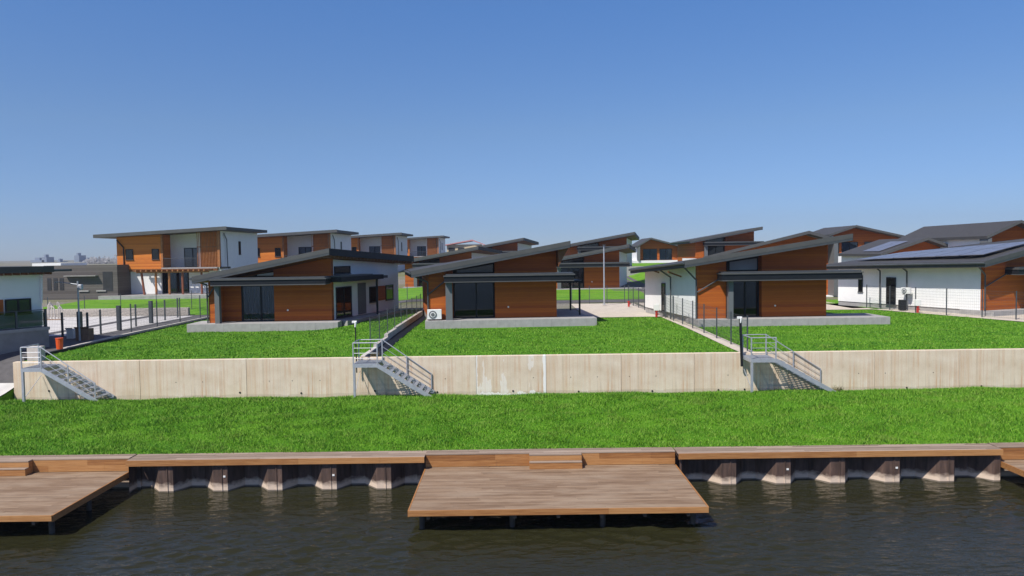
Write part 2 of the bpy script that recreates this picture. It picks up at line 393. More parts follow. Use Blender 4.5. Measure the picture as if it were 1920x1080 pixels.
# grass blades
def in_rects(x, y, rects):
    k = np.zeros(len(x), bool)
    for a, b, c, d in rects: k |= (x > a) & (x < b) & (y > c) & (y < d)
    return k
RECTS = [(-24.9, -24.2, 36, 70), (-7.55, -6.6, 36.3, 64), (11.1, 11.95, 36, 72), (-21.3, -10.6, 49.1, 75), (-5.75, 5.5, 49.0, 75), (12.0, 24.8, 48.2, 75), (5.4, 12, 56, 72)]
def path_edge_x(y): return 33.4-(y-48.6)*.36
def blades(name, x0, x1, y0, y1, dens, h0, h1, wd, label, right=False):
    n = int((x1-x0)*(y1-y0)*dens)
    x = rng.uniform(x0, x1, n); y = rng.uniform(y0, y1, n)
    k = ~in_rects(x, y, RECTS) & (np.abs(x) < y*.74+1)
    if right: k &= x < path_edge_x(y)
    x = x[k]; y = y[k]; n = len(x); z = H(x, y)-.015
    cl = .55+.9*(.5+.5*np.sin(x*2.1+3*np.sin(y*.9))*np.cos(y*2.7+x*.6))
    h = rng.uniform(h0, h1, n)*cl*(.7+.5*rng.random(n)); a = rng.uniform(0, 2*np.pi, n); w_ = wd*rng.uniform(.6, 1.3, n)
    lx = rng.normal(0, .5, n)*h; ly = rng.normal(0, .5, n)*h
    V = np.empty((n, 3, 3), np.float32)
    V[:, 0] = np.stack([x-np.cos(a)*w_, y-np.sin(a)*w_, z], 1); V[:, 1] = np.stack([x+np.cos(a)*w_, y+np.sin(a)*w_, z], 1)
    V[:, 2] = np.stack([x+lx, y+ly, z+h], 1)
    me = bpy.data.meshes.new(name); me.vertices.add(3*n); me.vertices.foreach_set('co', V.ravel())
    me.loops.add(3*n); me.loops.foreach_set('vertex_index', np.arange(3*n, dtype=np.int32))
    me.polygons.add(n); me.polygons.foreach_set('loop_start', np.arange(0, 3*n, 3, dtype=np.int32)); me.polygons.foreach_set('loop_total', np.full(n, 3, np.int32))
    me.materials.append(M['blade']); me.update(calc_edges=True); me.validate()
    o = bpy.data.objects.new(name, me); C.objects.link(o)
    tag(o, label, 'grass', kind='stuff')
blades('grass', -24.2, 28, 27.55, 35.98, 620, .07, .135, .016, 'long green grass on the bank between dock and concrete wall')
blades('grass', -24.3, -7.7, 36.35, 62, 190, .05, .10, .025, 'mown lawn before the house with the grey curtains')
blades('grass', -7.0, 11.1, 36.35, 57, 190, .05, .10, .025, 'mown lawn before the house with the air conditioner')
blades('grass', 11.9, 37, 36.35, 60, 170, .05, .10, .025, 'mown lawn before the bungalow at right with long slab', right=True)
t_ = MB()
pts = [(path_edge_x(y), y) for y in np.linspace(46, 60.4, 20)]
m_ = MB()
for (xa, ya), (xb, yb) in zip(pts, pts[1:]):
    m_.poly([(xa, ya, Hs(xa, ya)+.04), (xa+5.5, ya, Hs(xa, ya)+.04), (xb+5.5, yb, Hs(xb, yb)+.04), (xb, yb, Hs(xb, yb)+.04)])
tag(m_.build('path', M['pave']), kind='structure')

# ------------------------------------------------------------------ docks
PLAT = [(-23.1, -14.1, 'timber dock platform at the left edge with a two-tier step', -20.0, -17.65), (-3.25, 5.9, 'broad timber dock platform in the middle of the canal edge', .55, 2.45), (17.72, 26.7, 'timber dock platform at the right edge, mostly cut off', 21.0, 23.0)]
def planks(x0, x1, y0, y1, z0, z1, wd, gap, lens):
    m = MB(); y = y0
    while y < y1-.02:
        b = min(y+wd-gap, y1); x = x0+0.0; first = True
        while x < x1-.05:
            L = (random.uniform(.3, 1) if first else 1)*lens; first = False
            e = min(x+L, x1)
            if x1-e < .5: e = x1
            dz = random.uniform(-.003, .003)
            m.box((x, y, z0), (e-.004, b, z1+dz)); x = e
        y += wd
    return m
for x0, x1, lab, s0, s1 in PLAT:
    r = empty('dock_platform', ((x0+x1)/2, 24.8, 0), label=lab, cat='dock', group='timber docks along the canal')
    ox, oy = (x0+x1)/2, 24.8
    def L(m): m.v = [(a-ox, b-oy, c) for a, b, c in m.v]; return m
    DF = 22.38
    L(planks(x0+.03, x1-.03, DF+.05, 27.06, .66, .72, .14, .006, 3.1)).build('deck', M['deck'], r)
    f = MB()
    xa = x0
    while xa < x1-.05:
        xb = min(xa+random.uniform(2.0, 3.6), x1)
        if x1-xb < .8: xb = x1
        f.box((xa, DF, .555), (xb-.004, DF+.045, .725)); xa = xb
    L(f).build('front_fascia', M['board'], r)
    L(MB().box((x0-.02, DF+.05, .52), (x0+.025, 27.0, .722))).build('side_fascia', M['board'], r)
    L(MB().box((x1-.025, DF+.05, .52), (x1+.02, 27.0, .722))).build('side_fascia', M['board'], r)
    jo = MB()
    for xx in np.linspace(x0+.6, x1-.6, 7): jo.box((xx-.05, DF+.06, .44), (xx+.05, 26.9, .655))
    L(jo).build('joist', M['pilepost'], r)
    for xx in np.linspace(x0+.35, x1-.35, 4):
        for yy in (DF+.55, DF+2.6):
            L(MB().tube((xx, yy, -1.5), (xx, yy, .438), .085, 10)).build('pile', M['pilepost'], r)
    be = MB()
    for z0, z1 in ((.725, .95), (.955, 1.165)):
        xa = x0
        while xa < x1-.05:
            xb = min(xa+random.uniform(1.6, 3.4), x1)
            if x1-xb < .8: xb = x1
            be.box((xa, 27.07, z0), (xb-.004, 27.12, z1)); xa = xb
    L(be).build('bench_front', M['board'], r)
    L(planks(x0, x1, 27.06, 27.62, 1.17, 1.21, .14, .006, 3.0)).build('bench_seat', M['greyboard'], r)
    for xx in (x0, x1-.05): L(MB().box((xx, 27.125, .6), (xx+.05, 27.6, 1.165))).build('bench_end', M['board'], r)
    st = empty('step', (0, 0, 0)); st.parent = r
    L(MB().box((s0, 26.62, .725), (s1, 26.66, .95)).box((s0, 26.665, .725), (s0+.04, 27.06, .95)).box((s1-.04, 26.665, .725), (s1, 27.06, .95))
      .box((s0, 26.825, .98), (s1, 26.865, 1.165)).box((s0, 26.87, .955), (s0+.04, 27.06, 1.165)).box((s1-.04, 26.87, .955), (s1, 27.06, 1.165))).build('riser', M['board'], st)
    L(planks(s0, s1, 26.61, 26.82, .952, .975, .14, .006, 3)).build('tread', M['greyboard'], st)
    L(planks(s0, s1, 26.815, 27.055, 1.17, 1.208, .14, .006, 3)).build('tread', M['greyboard'], st)
for x0, x1, lab in ((-14.05, -3.25, 'plank boardwalk over rusty piling left of the middle dock'), (5.95, 17.68, 'plank boardwalk over rusty piling right of the middle dock')):
    r = empty('boardwalk', ((x0+x1)/2, 27, 1.1), label=lab, cat='boardwalk', group='boardwalks between the docks')
    ox, oy = (x0+x1)/2, 27
    def L(m): m.v = [(a-ox, b-oy, c-1.1) for a, b, c in m.v]; return m
    L(planks(x0, x1, 26.72, 27.62, 1.16, 1.2, .14, .006, 3.2)).build('planking', M['greyboard'], r)
    f = MB(); xa = x0
    while xa < x1-.05:
        xb = min(xa+random.uniform(2.4, 4), x1)
        if x1-xb < .8: xb = x1
        f.box((xa, 26.67, 1.0), (xb-.004, 26.715, 1.205)); xa = xb
    L(f).build('fascia', M['board'], r)
    L(MB().box((x0+.05, 26.9, .98), (x1-.05, 27.0, 1.155))).build('beam', M['pilepost'], r)
def sheet_pile(x0, x1, lab, ph):
    m = MB(); P = 1.98; prof = []
    x = x0-ph
    yf, yb = 26.78, 27.42
    while x < x1:
        prof += [(x, yf), (x+.52, yf), (x+.92, yb), (x+1.42, yb)]
        x += P
    prof = [(min(max(a, x0), x1), b) for a, b in prof]
    n = len(prof)
    for z in (-2, 1.0):
        m.v += [(a, b, z) for a, b in prof]
    m.f = [(i, i+1, n+i+1, n+i) for i in range(n-1)]
    k = 2*n
    r = empty('sheet_piling', (x0, 26.9, 0), label=lab, cat='sheet piling', group='steel piling below the boardwalks')
    m.v = [(a-x0, b-26.9, c) for a, b, c in m.v]
    m.build('corrugated_sheet', M['steel'], r)
    i = 0; x = x0-ph
    while x < x1-.6:
        if x > x0+.1:
            q = MB().box((x+.30-x0, yf-.026-26.9, -1.5), (x+.33-x0, yf-.002-26.9, .97)); q.build('interlock', M['steel'], r)
            if i % 2 == 0:
                MB().box((x+.37-x0, yf-.02-26.9, .53), (x+.45-x0, yf-.003-26.9, .595)).build('tag_plate', M['wplast'], r)
        i += 1; x += P
sheet_pile(-14.0, -3.3, 'rusty corrugated sheet piling left of the middle dock', .9)
sheet_pile(6.0, 17.65, 'rusty corrugated sheet piling right of the middle dock', .45)
for x0, x1, lab in ((-23.1, -13.85, 'dark piling under the left dock'), (-3.6, 6.25, 'dark piling in shade under the middle dock'), (17.4, 27, 'dark piling under the right dock')):
    tag(MB().box((x0, 27.32, -2), (x1, 27.42, 1.1)).build('sheet_piling', M['steel']), lab, 'sheet piling', 'steel piling below the boardwalks')

# ------------------------------------------------------------------ retaining wall
r = empty('retaining_wall', (WX0, 36.15, 0), label='long stained concrete retaining wall between the two lawns', cat='wall')
jx = [WX0]+[at(p, 700, 36).x for p in (262, 462, 690, 893, 1024, 1165, 1302, 1478, 1640, 1800)]+[27.5, 33, 39]
for i, (a, b) in enumerate(zip(jx, jx[1:])):
    eff = i == 4
    m = MB().box((.006, -.15, 0), (b-a-.006, .15, 2.07))
    o = m.build('panel', M['eff'] if eff else M['cast'], r, bevel=.012); o.location = (a-WX0, 0, 1.5)
    if eff: o['label'] = 'panel with white salt streaks along its edges and foot'
MB().box((.0, .16, .2), (jx[-1]-WX0, .20, 3.45)).build('backing', M['concd'], r)
for px, py in ((450, 736), (565, 737), (703, 733), (820, 735), (962, 733), (1085, 734), (1223, 733), (1347, 731), (1396, 730), (1577, 730), (92, 733), (198, 733), (1700, 727), (1840, 724)):
    p = at(px, py, 36.0); MB().tube((p.x-WX0, -.17, p.z), (p.x-WX0, -.1, p.z), .045, 10).build('drain_hole', M['dark'], r)
for px in (330, 380, 505, 548, 600, 835, 1000, 1070, 1120, 1180, 1230, 1365, 1402, 1610, 1660, 1750):
    p = at(px, 712-.013*(px-700), 36.0); MB().tube((p.x-WX0, -.156, p.z), (p.x-WX0, -.1, p.z), .022, 8).build('tie_hole', M['dark'], r)

# ------------------------------------------------------------------ stairs
def stair(px0, px1, pxf, lab, wallside):
    LZ = 3.47; YO = 34.55
    X0 = at(px0, 680, YO).x; X1 = at(px1, 680, YO).x; XF = at(pxf, 740, YO).x
    zf = Hs(XF, YO)-.02
    r = empty('metal_stair', (X0, YO, LZ), label=lab, cat='stairs', group='galvanised stairs down the concrete wall')
    a, b = X1-X0, XF-X0; dz = zf-LZ; D = 1.42
    # landing
    MB().box((0, 0, -.17), (a, .06, -.0)).box((0, D-.06, -.17), (a, D, 0)).box((0, .061, -.17), (.06, D-.061, 0)).build('landing_frame', M['galv'], r)
    g = MB()
    for i in range(int((a-.08)/.034)): g.box((.065+i*.034, .065, -.04), (.078+i*.034, D-.065, -.005))
    for v in np.arange(.15, D-.1, .15): g.box((.065, v, -.036), (a-.005, v+.01, -.008))
    g.build('landing_grating', M['galv'], r)
    for v in (0.03, D-.03):
        MB().bar((a-.02, v, -.085), (b, v, dz-.02), .05, .19).build('stringer', M['galv'], r)
    n = 9
    for i in range(1, n):
        t = i/n; x = a+(b-a)*t; z = dz*t
        q = MB().box((x-.13, .065, z-.03), (x-.115, D-.065, z+.01)).box((x+.115, .065, z-.03), (x+.13, D-.065, z+.01))
        for v in np.arange(.08, D-.08, .06): q.box((x-.114, v, z-.028), (x+.114, v+.010, z+.006))
        for uu in (-.04, .04): q.box((x+uu, .07, z-.024), (x+uu+.008, D-.07, z+.002))
        q.build('tread', M['galv'], r)
    for x, v in ((.06, .05),):
        gz = Hs(X0+x, YO+v)-LZ-.05
        MB().box((x-.05, v-.05, gz), (x+.05, v+.05, -.172)).build('support_post', M['galv'], r)
    # railings
    hr = .98
    MB().path([(.03, .03, hr), (a, .03, hr)], .026).path([(.03, .03, hr), (.03, D-.1, hr)], .026).build('handrail', M['galv'], r)
    for h in (.25, .5, .74):
        MB().tube((.03, .03, h), (a, .03, h), .013, 6).build('rail_bar', M['galv'], r)
    for x in (.03, a-.02):
        MB().box((x-.025, .005, 0.002), (x+.025, .055, hr)).build('rail_post', M['galv'], r)
    MB().box((.005, D-.12, .002), (.055, D-.07, hr)).build('rail_post', M['galv'], r)
    sides = [D-.03] if wallside else [.03]
    if wallside:
        MB().box((a-.045, D-.055, .002), (a+.005, D-.005, hr)).build('rail_post', M['galv'], r)
        MB().tube((.03, D-.03, hr), (a, D-.03, hr), .022).build('handrail', M['galv'], r)
    for v in sides:
        e = Vector((b-.12, v, dz*(b-.12-a)/(b-a)))
        s_ = Vector((a-.02, v, 0)); up = Vector((0, 0, 1))
        MB().tube(s_+up*hr, e+up*.82, .024).build('handrail', M['galv'], r)
        for h, hh in ((.33, .28), (.64, .55)): MB().tube(s_+up*h, e+up*hh, .012, 6).build('rail_bar', M['galv'], r)
        mid = (s_+e)/2
        for q, h in ((mid, .9), (e, .84)):
            MB().box((q.x-.022, v-.022, q.z), (q.x+.022, v+.022, q.z+h)).build('rail_post', M['galv'], r)
    # lower frame
    MB().bar((.06, .05, -1.45), (.06, D-.02, -.55), .02, .02).build('brace', M['galv'], r)
stair(38, 77, 183, 'galvanised stair at the left end of the concrete wall', False)
stair(661, 708, 808, 'galvanised stair in the middle of the concrete wall', True)
stair(1408, 1456, 1566, 'galvanised stair on the right part of the concrete wall', True)
# tall black posts with white wrapped heads beside the stairs
def wrap_post(px, pt, pb, Y, lab, thick):
    a = at(px, pb, Y); b = at(px-3, pt, Y)
    r = empty('marker_post', a, label=lab, cat='post', group='black posts with white heads')
    d = b-a
    MB().bar((0, 0, 0), d, thick, thick).build('pole', M['dark'], r)
    h = MB(); z = d+Vector((0, -.02, 0))
    h.box((z.x-.15, -.06, z.z-.02), (z.x+.08, .06, z.z+.09)).tube((z.x+.03, -.03, z.z+.05), (z.x-.0, -.03, z.z-.22), .065, 8, .04)
    h.build('wrapped_head', M['wplast'], r, bevel=.03)
wrap_post(1391, 597, 687, 35.75, 'black post with a white wrapped head by the right stair', .10)
wrap_post(669, 605, 699, 35.75, 'thin black post with a white wrapped head by the middle stair', .05)

# ------------------------------------------------------------------ kerbs
r = empty('kerb_wall', (-7.35, 50, 3.5), label='stepped low concrete kerb wall between the two lawns left of centre', cat='kerb')
y = 36.4
while y < 64:
    e = y+3.4; top = Hs(-7.6, (y+e)/2)+.09
    MB().box((-.11, y-50+.01, -.3), (.11, e-50-.01, top-3.5)).build('block', M['kerb'], r, bevel=.015); y = e
tag(grid(np.linspace(-7.23, -6.6, 3), np.linspace(36.4, 64, 40), .035, 'shade_strip', M['dark']), 'black strip of painted shade along the stepped kerb wall', 'painted shade')  # black strip paints the kerb's shaded face and its shadow
m = MB()
for a in np.arange(37.2, 64, 1.2): m.box((-24.68, a, 3.2), (-24.48, a+1.19, Hs(-24.9, a+.6)+.16))
tag(m.build('kerb', M['kerb']), 'pale kerb along the left edge of the lawn', 'kerb')
m = MB()
tag(MB().box((-24.47, 37.2, 3.2), (-24.3, 66, 3.66)).build('edging_board', M['dark']), 'dark edging beside the pale kerb at the left lawn', 'edging')
p = at(66, 677, 36.6); tag(MB().box((p.x-.3, 36.45, 3.3), (p.x+.33, 36.9, 4.25)).build('concrete_block', M['kerb'], bevel=.02), 'pale concrete block at the wall end behind the left stair', 'concrete block')

# ------------------------------------------------------------------ fences
def fence(posts, h, lab, name='mesh_fence', pw=.06, wires=True, dz=0, vsp=.1, group='mesh fences round the plots', hsp=.2, gate_posts=()):
    x0, y0 = posts[0]; z0 = Hs(x0, y0)+dz
    r = empty(name, (x0, y0, z0), label=lab, cat='fence', group=group)
    P = [Vector((x-x0, y-y0, Hs(x, y)+dz-z0)) for x, y in posts]
    for i, p in enumerate(P):
        w2 = pw/2*(2.6 if i in gate_posts else 1); hh = h*(1.05 if i in gate_posts else 1)
        MB().box((p.x-w2, p.y-w2, p.z-.1), (p.x+w2, p.y+w2, p.z+hh)).build('post', M['fpost'], r)
    if wires:
        for a, b in zip(P, P[1:]):
            m = MB(); u = Vector((0, 0, 1)); n = max(2, int((b-a).length/vsp))
            for z in np.arange(.08, h-.05, hsp): m.tube(a+u*z, b+u*z, .005, 4)
            for i in range(1, n): q = a+(b-a)*i/n; m.tube(q+u*.06, q+u*(h-.06), .0028, 3)
            m.build('mesh_panel', M['mesh'], r)
def lin(a, b, n): return [(a[0]+(b[0]-a[0])*i/(n-1), a[1]+(b[1]-a[1])*i/(n-1)) for i in range(n)]
fence(lin((11.0, 70.6), (11.65, 36.9), 14), 1.75, 'dark mesh fence along the pale strip between middle and right houses', dz=.04)
fence(lin((4.0, 70.9), (10.7, 70.9), 5), 1.75, 'dark mesh fence across the end of the paved parking bay')
fence(lin((-7.35, 60), (-7.35, 38.4), 9), 1.6, 'thin mesh fence on the stepped kerb wall', dz=.2, pw=.045, vsp=.12)
fence([(29.4, 61.8), (30.1, 59.4), (30.7, 56.7), (31.6, 54.2), (33.0, 52.3), (33.9, 50.1), (35.2, 47.0)], 1.95, 'mesh fence in front of the long white wall at right', dz=.02, vsp=.12)
fence(lin((-26.5, 45.6), (-27.4, 61), 7), 1.65, 'mesh fence with thick gate posts along the left yard', gate_posts=(0, 2, 4), pw=.09)
fence([(-29.4, 46.8), (-28.3, 46.8), (-26.6, 46.6)], 1.6, 'short mesh fence across the front of the left yard', pw=.1)
fence(lin((-25.1, 49), (-24.6, 66), 6), 1.9, 'tall thin fence beside the kerb left of the curtained house', dz=.05, pw=.06)
fence(lin((-40, 64.2), (-25.5, 66.5), 6), 1.7, 'thin fence above the low stone wall at left', pw=.045)
fence(lin((-19, 75.4), (3.4, 75.4), 9), 1.6, 'far mesh fence behind the two left bungalows')

# ------------------------------------------------------------------ bungalow builder
def quadroof(FL, FR, BR, BL, th): 
    top = [Vector(p) for p in (FL, FR, BR, BL)]
    return MB().ext(top, (0, 0, -th))
GB = 'timber bungalows with sloping roofs'
def bungalow(loc, ang, lab, SW=11.4, slabh=.8, pier=(1.4, 1.83), door=(1.85, 4.7), uR=8.9, uL=.2, L=12.5, sL=0., sR=0., roofL=(-.8, 3.32), roofR=(9.7, 5.15),
             roofBL=None, roofBR=None, rv0=-.05, porch=(1.3, 9.9), porchw=(2.52, 3.05), lside='wood', rside='white', tri=None, curtain=False, wing=True, detail=True, slabv=2.6, small=False, wedge=False, pipes=True, slabL=0.):
    r = empty('bungalow', loc, R(ang), label=lab, cat='house', group=GB)
    th = .42; vw = 1.3; vl = 1.75
    roofBL = roofBL or (roofL[0]+sL, roofL[1]-.1); roofBR = roofBR or (roofR[0]+sR, roofR[1]-.2)
    def top(u, v):      # roof underside height
        t = max(0, (v-rv0)/(L+.5-rv0)); 
        a = roofL[0]*(1-t)+roofBL[0]*t; b = roofR[0]*(1-t)+roofBR[0]*t
        ha = roofL[1]*(1-t)+roofBL[1]*t; hb = roofR[1]*(1-t)+roofBR[1]*t
        return ha+(hb-ha)*(u-a)/(b-a)-th-.012
    # terrace slab
    MB().box((slabL, 0, -slabh), (SW, slabv, 0)).build('terrace_slab', M['conc'], r, bevel=.02)
    jm = MB()
    if detail:
        for u in np.arange(1.2, SW, 1.2): jm.box((u, -.004, -slabh), (u+.015, .001, -.03))
        jm.build('slab_joint', M['concd'], r)
    MB().ext([(uL+.05, slabv+.01, -slabh), (uR, slabv+.01, -slabh), (uR+sR, L, -slabh), (uL+.05+sL, L, -slabh)], (0, 0, slabh-.01)).build('plinth', M['conc'], r)
    d0, d1 = door
    # walls
    vq = .75; pq = pier[0]+.02
    MB().wallp([(uL, 0.003), (pq, 0.003), (pq, top(pq, vq)), (uL, top(uL, vq))], vq, vq+.3).build('wood_wall', M['wood'], r)
    MB().ext([(pq-.25, vq+.303, .003), (pq-.25, vl+.3, .003), (pq-.25, vl+.3, top(pq-.25, vl)), (pq-.25, vq+.303, top(pq-.25, vq))], (.25, 0, 0)).build('wood_wall', M['wood'], r)
    MB().wallp([(pq+.003, 0.003), (d0+.02, 0.003), (d0+.02, top(d0, vl)), (pq+.003, top(pq, vl))], vl, vl+.3).build('wood_wall', M['wood'], r)
    MB().wallp([(d1, 0.003), (uR, 0.003), (uR, top(uR, vw)), (d1, top(d1, vw))], vw, vw+.7).build('wood_wall', M['wood'], r)
    MB().wallp([(d0+.025, .003), (d1-.005, .003), (d1-.005, top(d1, vl)), (d0+.025, top(d0, vl))], vl+.25, vl+.4).build('recess_wall', M['room'], r)
    lm = M['white'] if lside == 'white' else M['wood']; rm = M['white'] if rside == 'white' else M['wood']
    def side(u, s, v0, m, th_):
        ub = u+s*(L-v0)/(L-v0)
        q = MB().ext([(u, v0, .0), (ub, L, .0), (ub, L, top(ub, L)), (u, v0, top(u, v0))], (th_, 0, 0)); return q.build('side_wall', m, r)
    side(uL, sL, vq+.305, lm, .3); side(uR-.3, sR, vw+.705, rm, .3)
    MB().ext([(uL+sL+.31, L-.3, 0), (uR+sR-.31, L-.3, 0), (uR+sR-.31, L-.3, top(uR+sR, L)), (uL+sL+.31, L-.3, top(uL+sL, L))], (0, .28, 0)).build('back_wall', M['white'], r)
    # roof
    FL = (roofL[0], rv0, roofL[1]); FR = (roofR[0], rv0, roofR[1]); BR = (roofBR[0], L+.5, roofBR[1]); BL = (roofBL[0], L+.5, roofBL[1])
    ro = quadroof(FL, FR, BR, BL, th).build('roof', M['roof'], r)
    # front fascia sheet in two bands
    a = Vector(FL)+Vector((0, -.022, .03)); b = Vector(FR)+Vector((0, -.022, .03)); dn = Vector((0, 0, 1))
    MB().ext([a, b, b-dn*.30, a-dn*.30], (0, .02, 0)).build('fascia', M['fascia'], ro)
    a2 = a-dn*.305+Vector((0, .01, 0)); b2 = b-dn*.305+Vector((0, .01, 0))
    MB().ext([a2, b2, b2-dn*.15, a2-dn*.15], (0, .01, 0)).build('fascia', M['darkgrey'], ro)
    e1 = Vector(FR)+Vector((.003, 0, .02)); e2 = Vector(BR)+Vector((.003, 0, .02))
    MB().ext([e1, e2, e2-dn*.46, e1-dn*.46], (.025, 0, 0)).build('fascia', M['dark'], ro)
    if curtain:
        rt_ = MB()
        for i in range(26):
            q = Vector(FR).lerp(Vector(BR), (i+.5)/26)-dn*(th+.02)
            rt_.box((q.x-1.0, q.y-.06, q.z-.16), (q.x-.04, q.y+.06, q.z))
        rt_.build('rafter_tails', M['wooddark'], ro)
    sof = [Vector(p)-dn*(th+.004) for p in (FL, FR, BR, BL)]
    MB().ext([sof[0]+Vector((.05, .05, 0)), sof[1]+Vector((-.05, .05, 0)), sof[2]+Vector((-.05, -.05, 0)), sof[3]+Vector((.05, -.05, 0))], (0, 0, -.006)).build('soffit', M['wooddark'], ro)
    if wedge:
        uu = roofR[0]-.06; h = roofR[1]-th-.02
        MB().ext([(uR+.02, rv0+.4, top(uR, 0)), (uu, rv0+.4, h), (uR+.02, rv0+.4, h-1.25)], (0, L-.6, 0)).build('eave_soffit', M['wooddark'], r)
    gut = MB().tube((roofL[0]-.08, rv0-.02, roofL[1]-.12), (roofBL[0]-.08, L+.5, roofBL[1]-.12), .085, 8)
    gut.build('gutter', M['darkgrey'], r)
    # pier
    MB().box((pier[0], .12, .003), (pier[1], .5, porchw[0]-.003)).build('pier', M['grey'], r)
    # porch roof
    pr = MB().box((porch[0], -.25, porchw[0]+.065), (porch[1], vw-.003, porchw[1]-.14)).build('porch_roof', M['dark'], r)
    MB().box((porch[0]-.05, -.31, porchw[1]-.137), (porch[1]+.06, vw-.004, porchw[1]-.06)).build('flashing', M['fascia'], pr)
    MB().box((porch[0]+.1, -.22, porchw[1]-.057), (porch[1]-.05, vw-.005, porchw[1]+.03)).build('roof_sheet', M['darkgrey'], pr)
    MB().box((porch[0]+.01, -.27, porchw[0]), (porch[1]-.01, vw-.006, porchw[0]+.062)).build('edge_trim', M['fascia'], pr)
    # sliding door
    dh = porchw[0]-.12; fv = vl+.02
    dr = empty('sliding_door', (0, 0, 0)); dr.parent = r
    fm = MB(); e0, e1 = d0+.03, d1-.01
    md = (e0+e1)/2+.15
    for u in (e0, md-.05, e1-.1): fm.box((u, fv, .03), (u+.1, fv+.1, dh))
    fm.box((e0, fv+.003, dh), (e1, fv+.1, dh+.1)).box((e0, fv+.003, .003), (e1, fv+.1, .03))
    fm.build('frame', M['dark'], dr)
    for u0, u1 in ((e0+.1, md-.05), (md+.05, e1-.1)): MB().box((u0+.002, fv+.05, .032), (u1-.002, fv+.06, dh-.002)).build('pane', M['glass'] if curtain else M['darkglass'], dr)
    if curtain:
        cm = MB(); n = 70; v0 = len(cm.v)
        for i in range(n+1):
            u = e0+.1+(e1-e0-.2)*i/n; v = fv+.15+.035*math.sin(i*1.15)
            cm.v += [(u, v, .05), (u, v, dh-.02)]
        cm.f = [(2*i, 2*i+2, 2*i+3, 2*i+1) for i in range(n)]
        cm.build('curtain', M['curtain'], dr)
    # gable window above the porch
    tv = vl+.2; b0, b1 = d0+.15, d1-.02; zb = porchw[1]+.1
    def rl(u): return top(u, tv)-.1
    b0 = max(b0, next((u for u in np.arange(b0, b1, .05) if rl(u) > zb+.06), b0))
    if rl(b1) > zb+.2:
        gw = empty('gable_window', (0, 0, 0)); gw.parent = r
        MB().wallp([(b0, zb-.08), (b1, zb-.08), (b1, rl(b1)+.06), (b0, rl(b0)+.06)], tv-.0, tv+.04).build('frame', M['dark'], gw)
        MB().wallp([(b0+.15, zb), (b1-.08, zb), (b1-.08, rl(b1-.08)-.06), (b0+.15, rl(b0+.15)-.02)], tv-.03, tv-.003).build('pane', M[tri] if tri else M['darkglass'], gw)
    if pipes:
        MB().path([(roofL[0]-.05, .5, roofL[1]-.25), (uL-.06, .68, 2.55), (uL-.06, .68, 0)], .055).build('downpipe', M['darkgrey'], r)
        MB().path([(porch[0]+.05, .62, porchw[0]+.1), (uL, .66, 1.75)], .045).build('downpipe', M['darkgrey'], r)
    MB().tube((d1+.9, vw-.03, .75), (d1+.9, vw-.002, .75), .06, 10).build('socket', M['wplast'], r)
    return r, top
def wall_window(r, u0, u1, w0, w1, p0, p1, mat='darkglass', back='room', fr='dark', off=.0, name='window', mull=True, palepanel=None):
    """window on a straight wall from p0 to p1 (u,v), u0..u1 metres along it; wall seen from its right-hand normal"""
    a = Vector((p0[0], p0[1], 0)); d = Vector((p1[0]-p0[0], p1[1]-p0[1], 0)).normalized(); nrm = Vector((d.y, -d.x, 0))
    def q(s, h, o): return a+d*s+Vector((0, 0, h))+nrm*o
    wn = empty(name, (0, 0, 0)); wn.parent = r
    MB().ext([q(u0, w0, .004+off), q(u1, w0, .004+off), q(u1, w1, .004+off), q(u0, w1, .004+off)], nrm*.012).build('reveal', M[back], wn)
    f = MB(); t = .07
    def fb(s0, s1, h0, h1): f.ext([q(s0, h0, .017+off), q(s1, h0, .017+off), q(s1, h1, .017+off), q(s0, h1, .017+off)], nrm*.05)
    fb(u0, u0+t, w0, w1); fb(u1-t, u1, w0, w1); fb(u0+t, u1-t, w0, w0+t); fb(u0+t, u1-t, w1-t, w1)
    if mull and u1-u0 > 1.2: fb((u0+u1)/2-.05, (u0+u1)/2+.05, w0+t, w1-t)
    f.build('frame', M[fr], wn)
    MB().ext([q(u0+t, w0+t, .03+off), q(u1-t, w0+t, .03+off), q(u1-t, w1-t, .03+off), q(u0+t, w1-t, .03+off)], nrm*.008).build('pane', M[mat], wn)
    MB().ext([q(u0-.05, w0-.05, .004+off), q(u1+.05, w0-.05, .004+off), q(u1+.05, w0-.003, .004+off), q(u0-.05, w0-.003, .004+off)], nrm*.1).build('sill', M['darkgrey'], wn)
    return wn

# --- house 1 (curtains, white right wall)
o1 = at(350, 612, 49.0); o1 = Vector((o1.x, 49.0, 4.14))
h1, top1 = bungalow(o1, 1.5, 'low bungalow with grey curtains and a splayed white right wall', SW=9.9, slabh=.62, pier=(1.82, 2.12), door=(3.0, 5.38), uR=9.25, uL=1.2, L=12.6, sL=.3, sR=3.1,
    roofL=(.45, 3.10), roofR=(9.45, 4.86), roofBL=(.6, 3.0), roofBR=(13.6, 4.25), porch=(1.7, 9.2), porchw=(2.5, 3.0), curtain=True, tri='palepanel', rside='shade')
wp0, wp1 = (9.25, 2.005), (9.25+3.1, 12.6)
for c in [k for k in kids(h1) if k.name.startswith('side_wall')]: c.data.materials[0] = M['white']
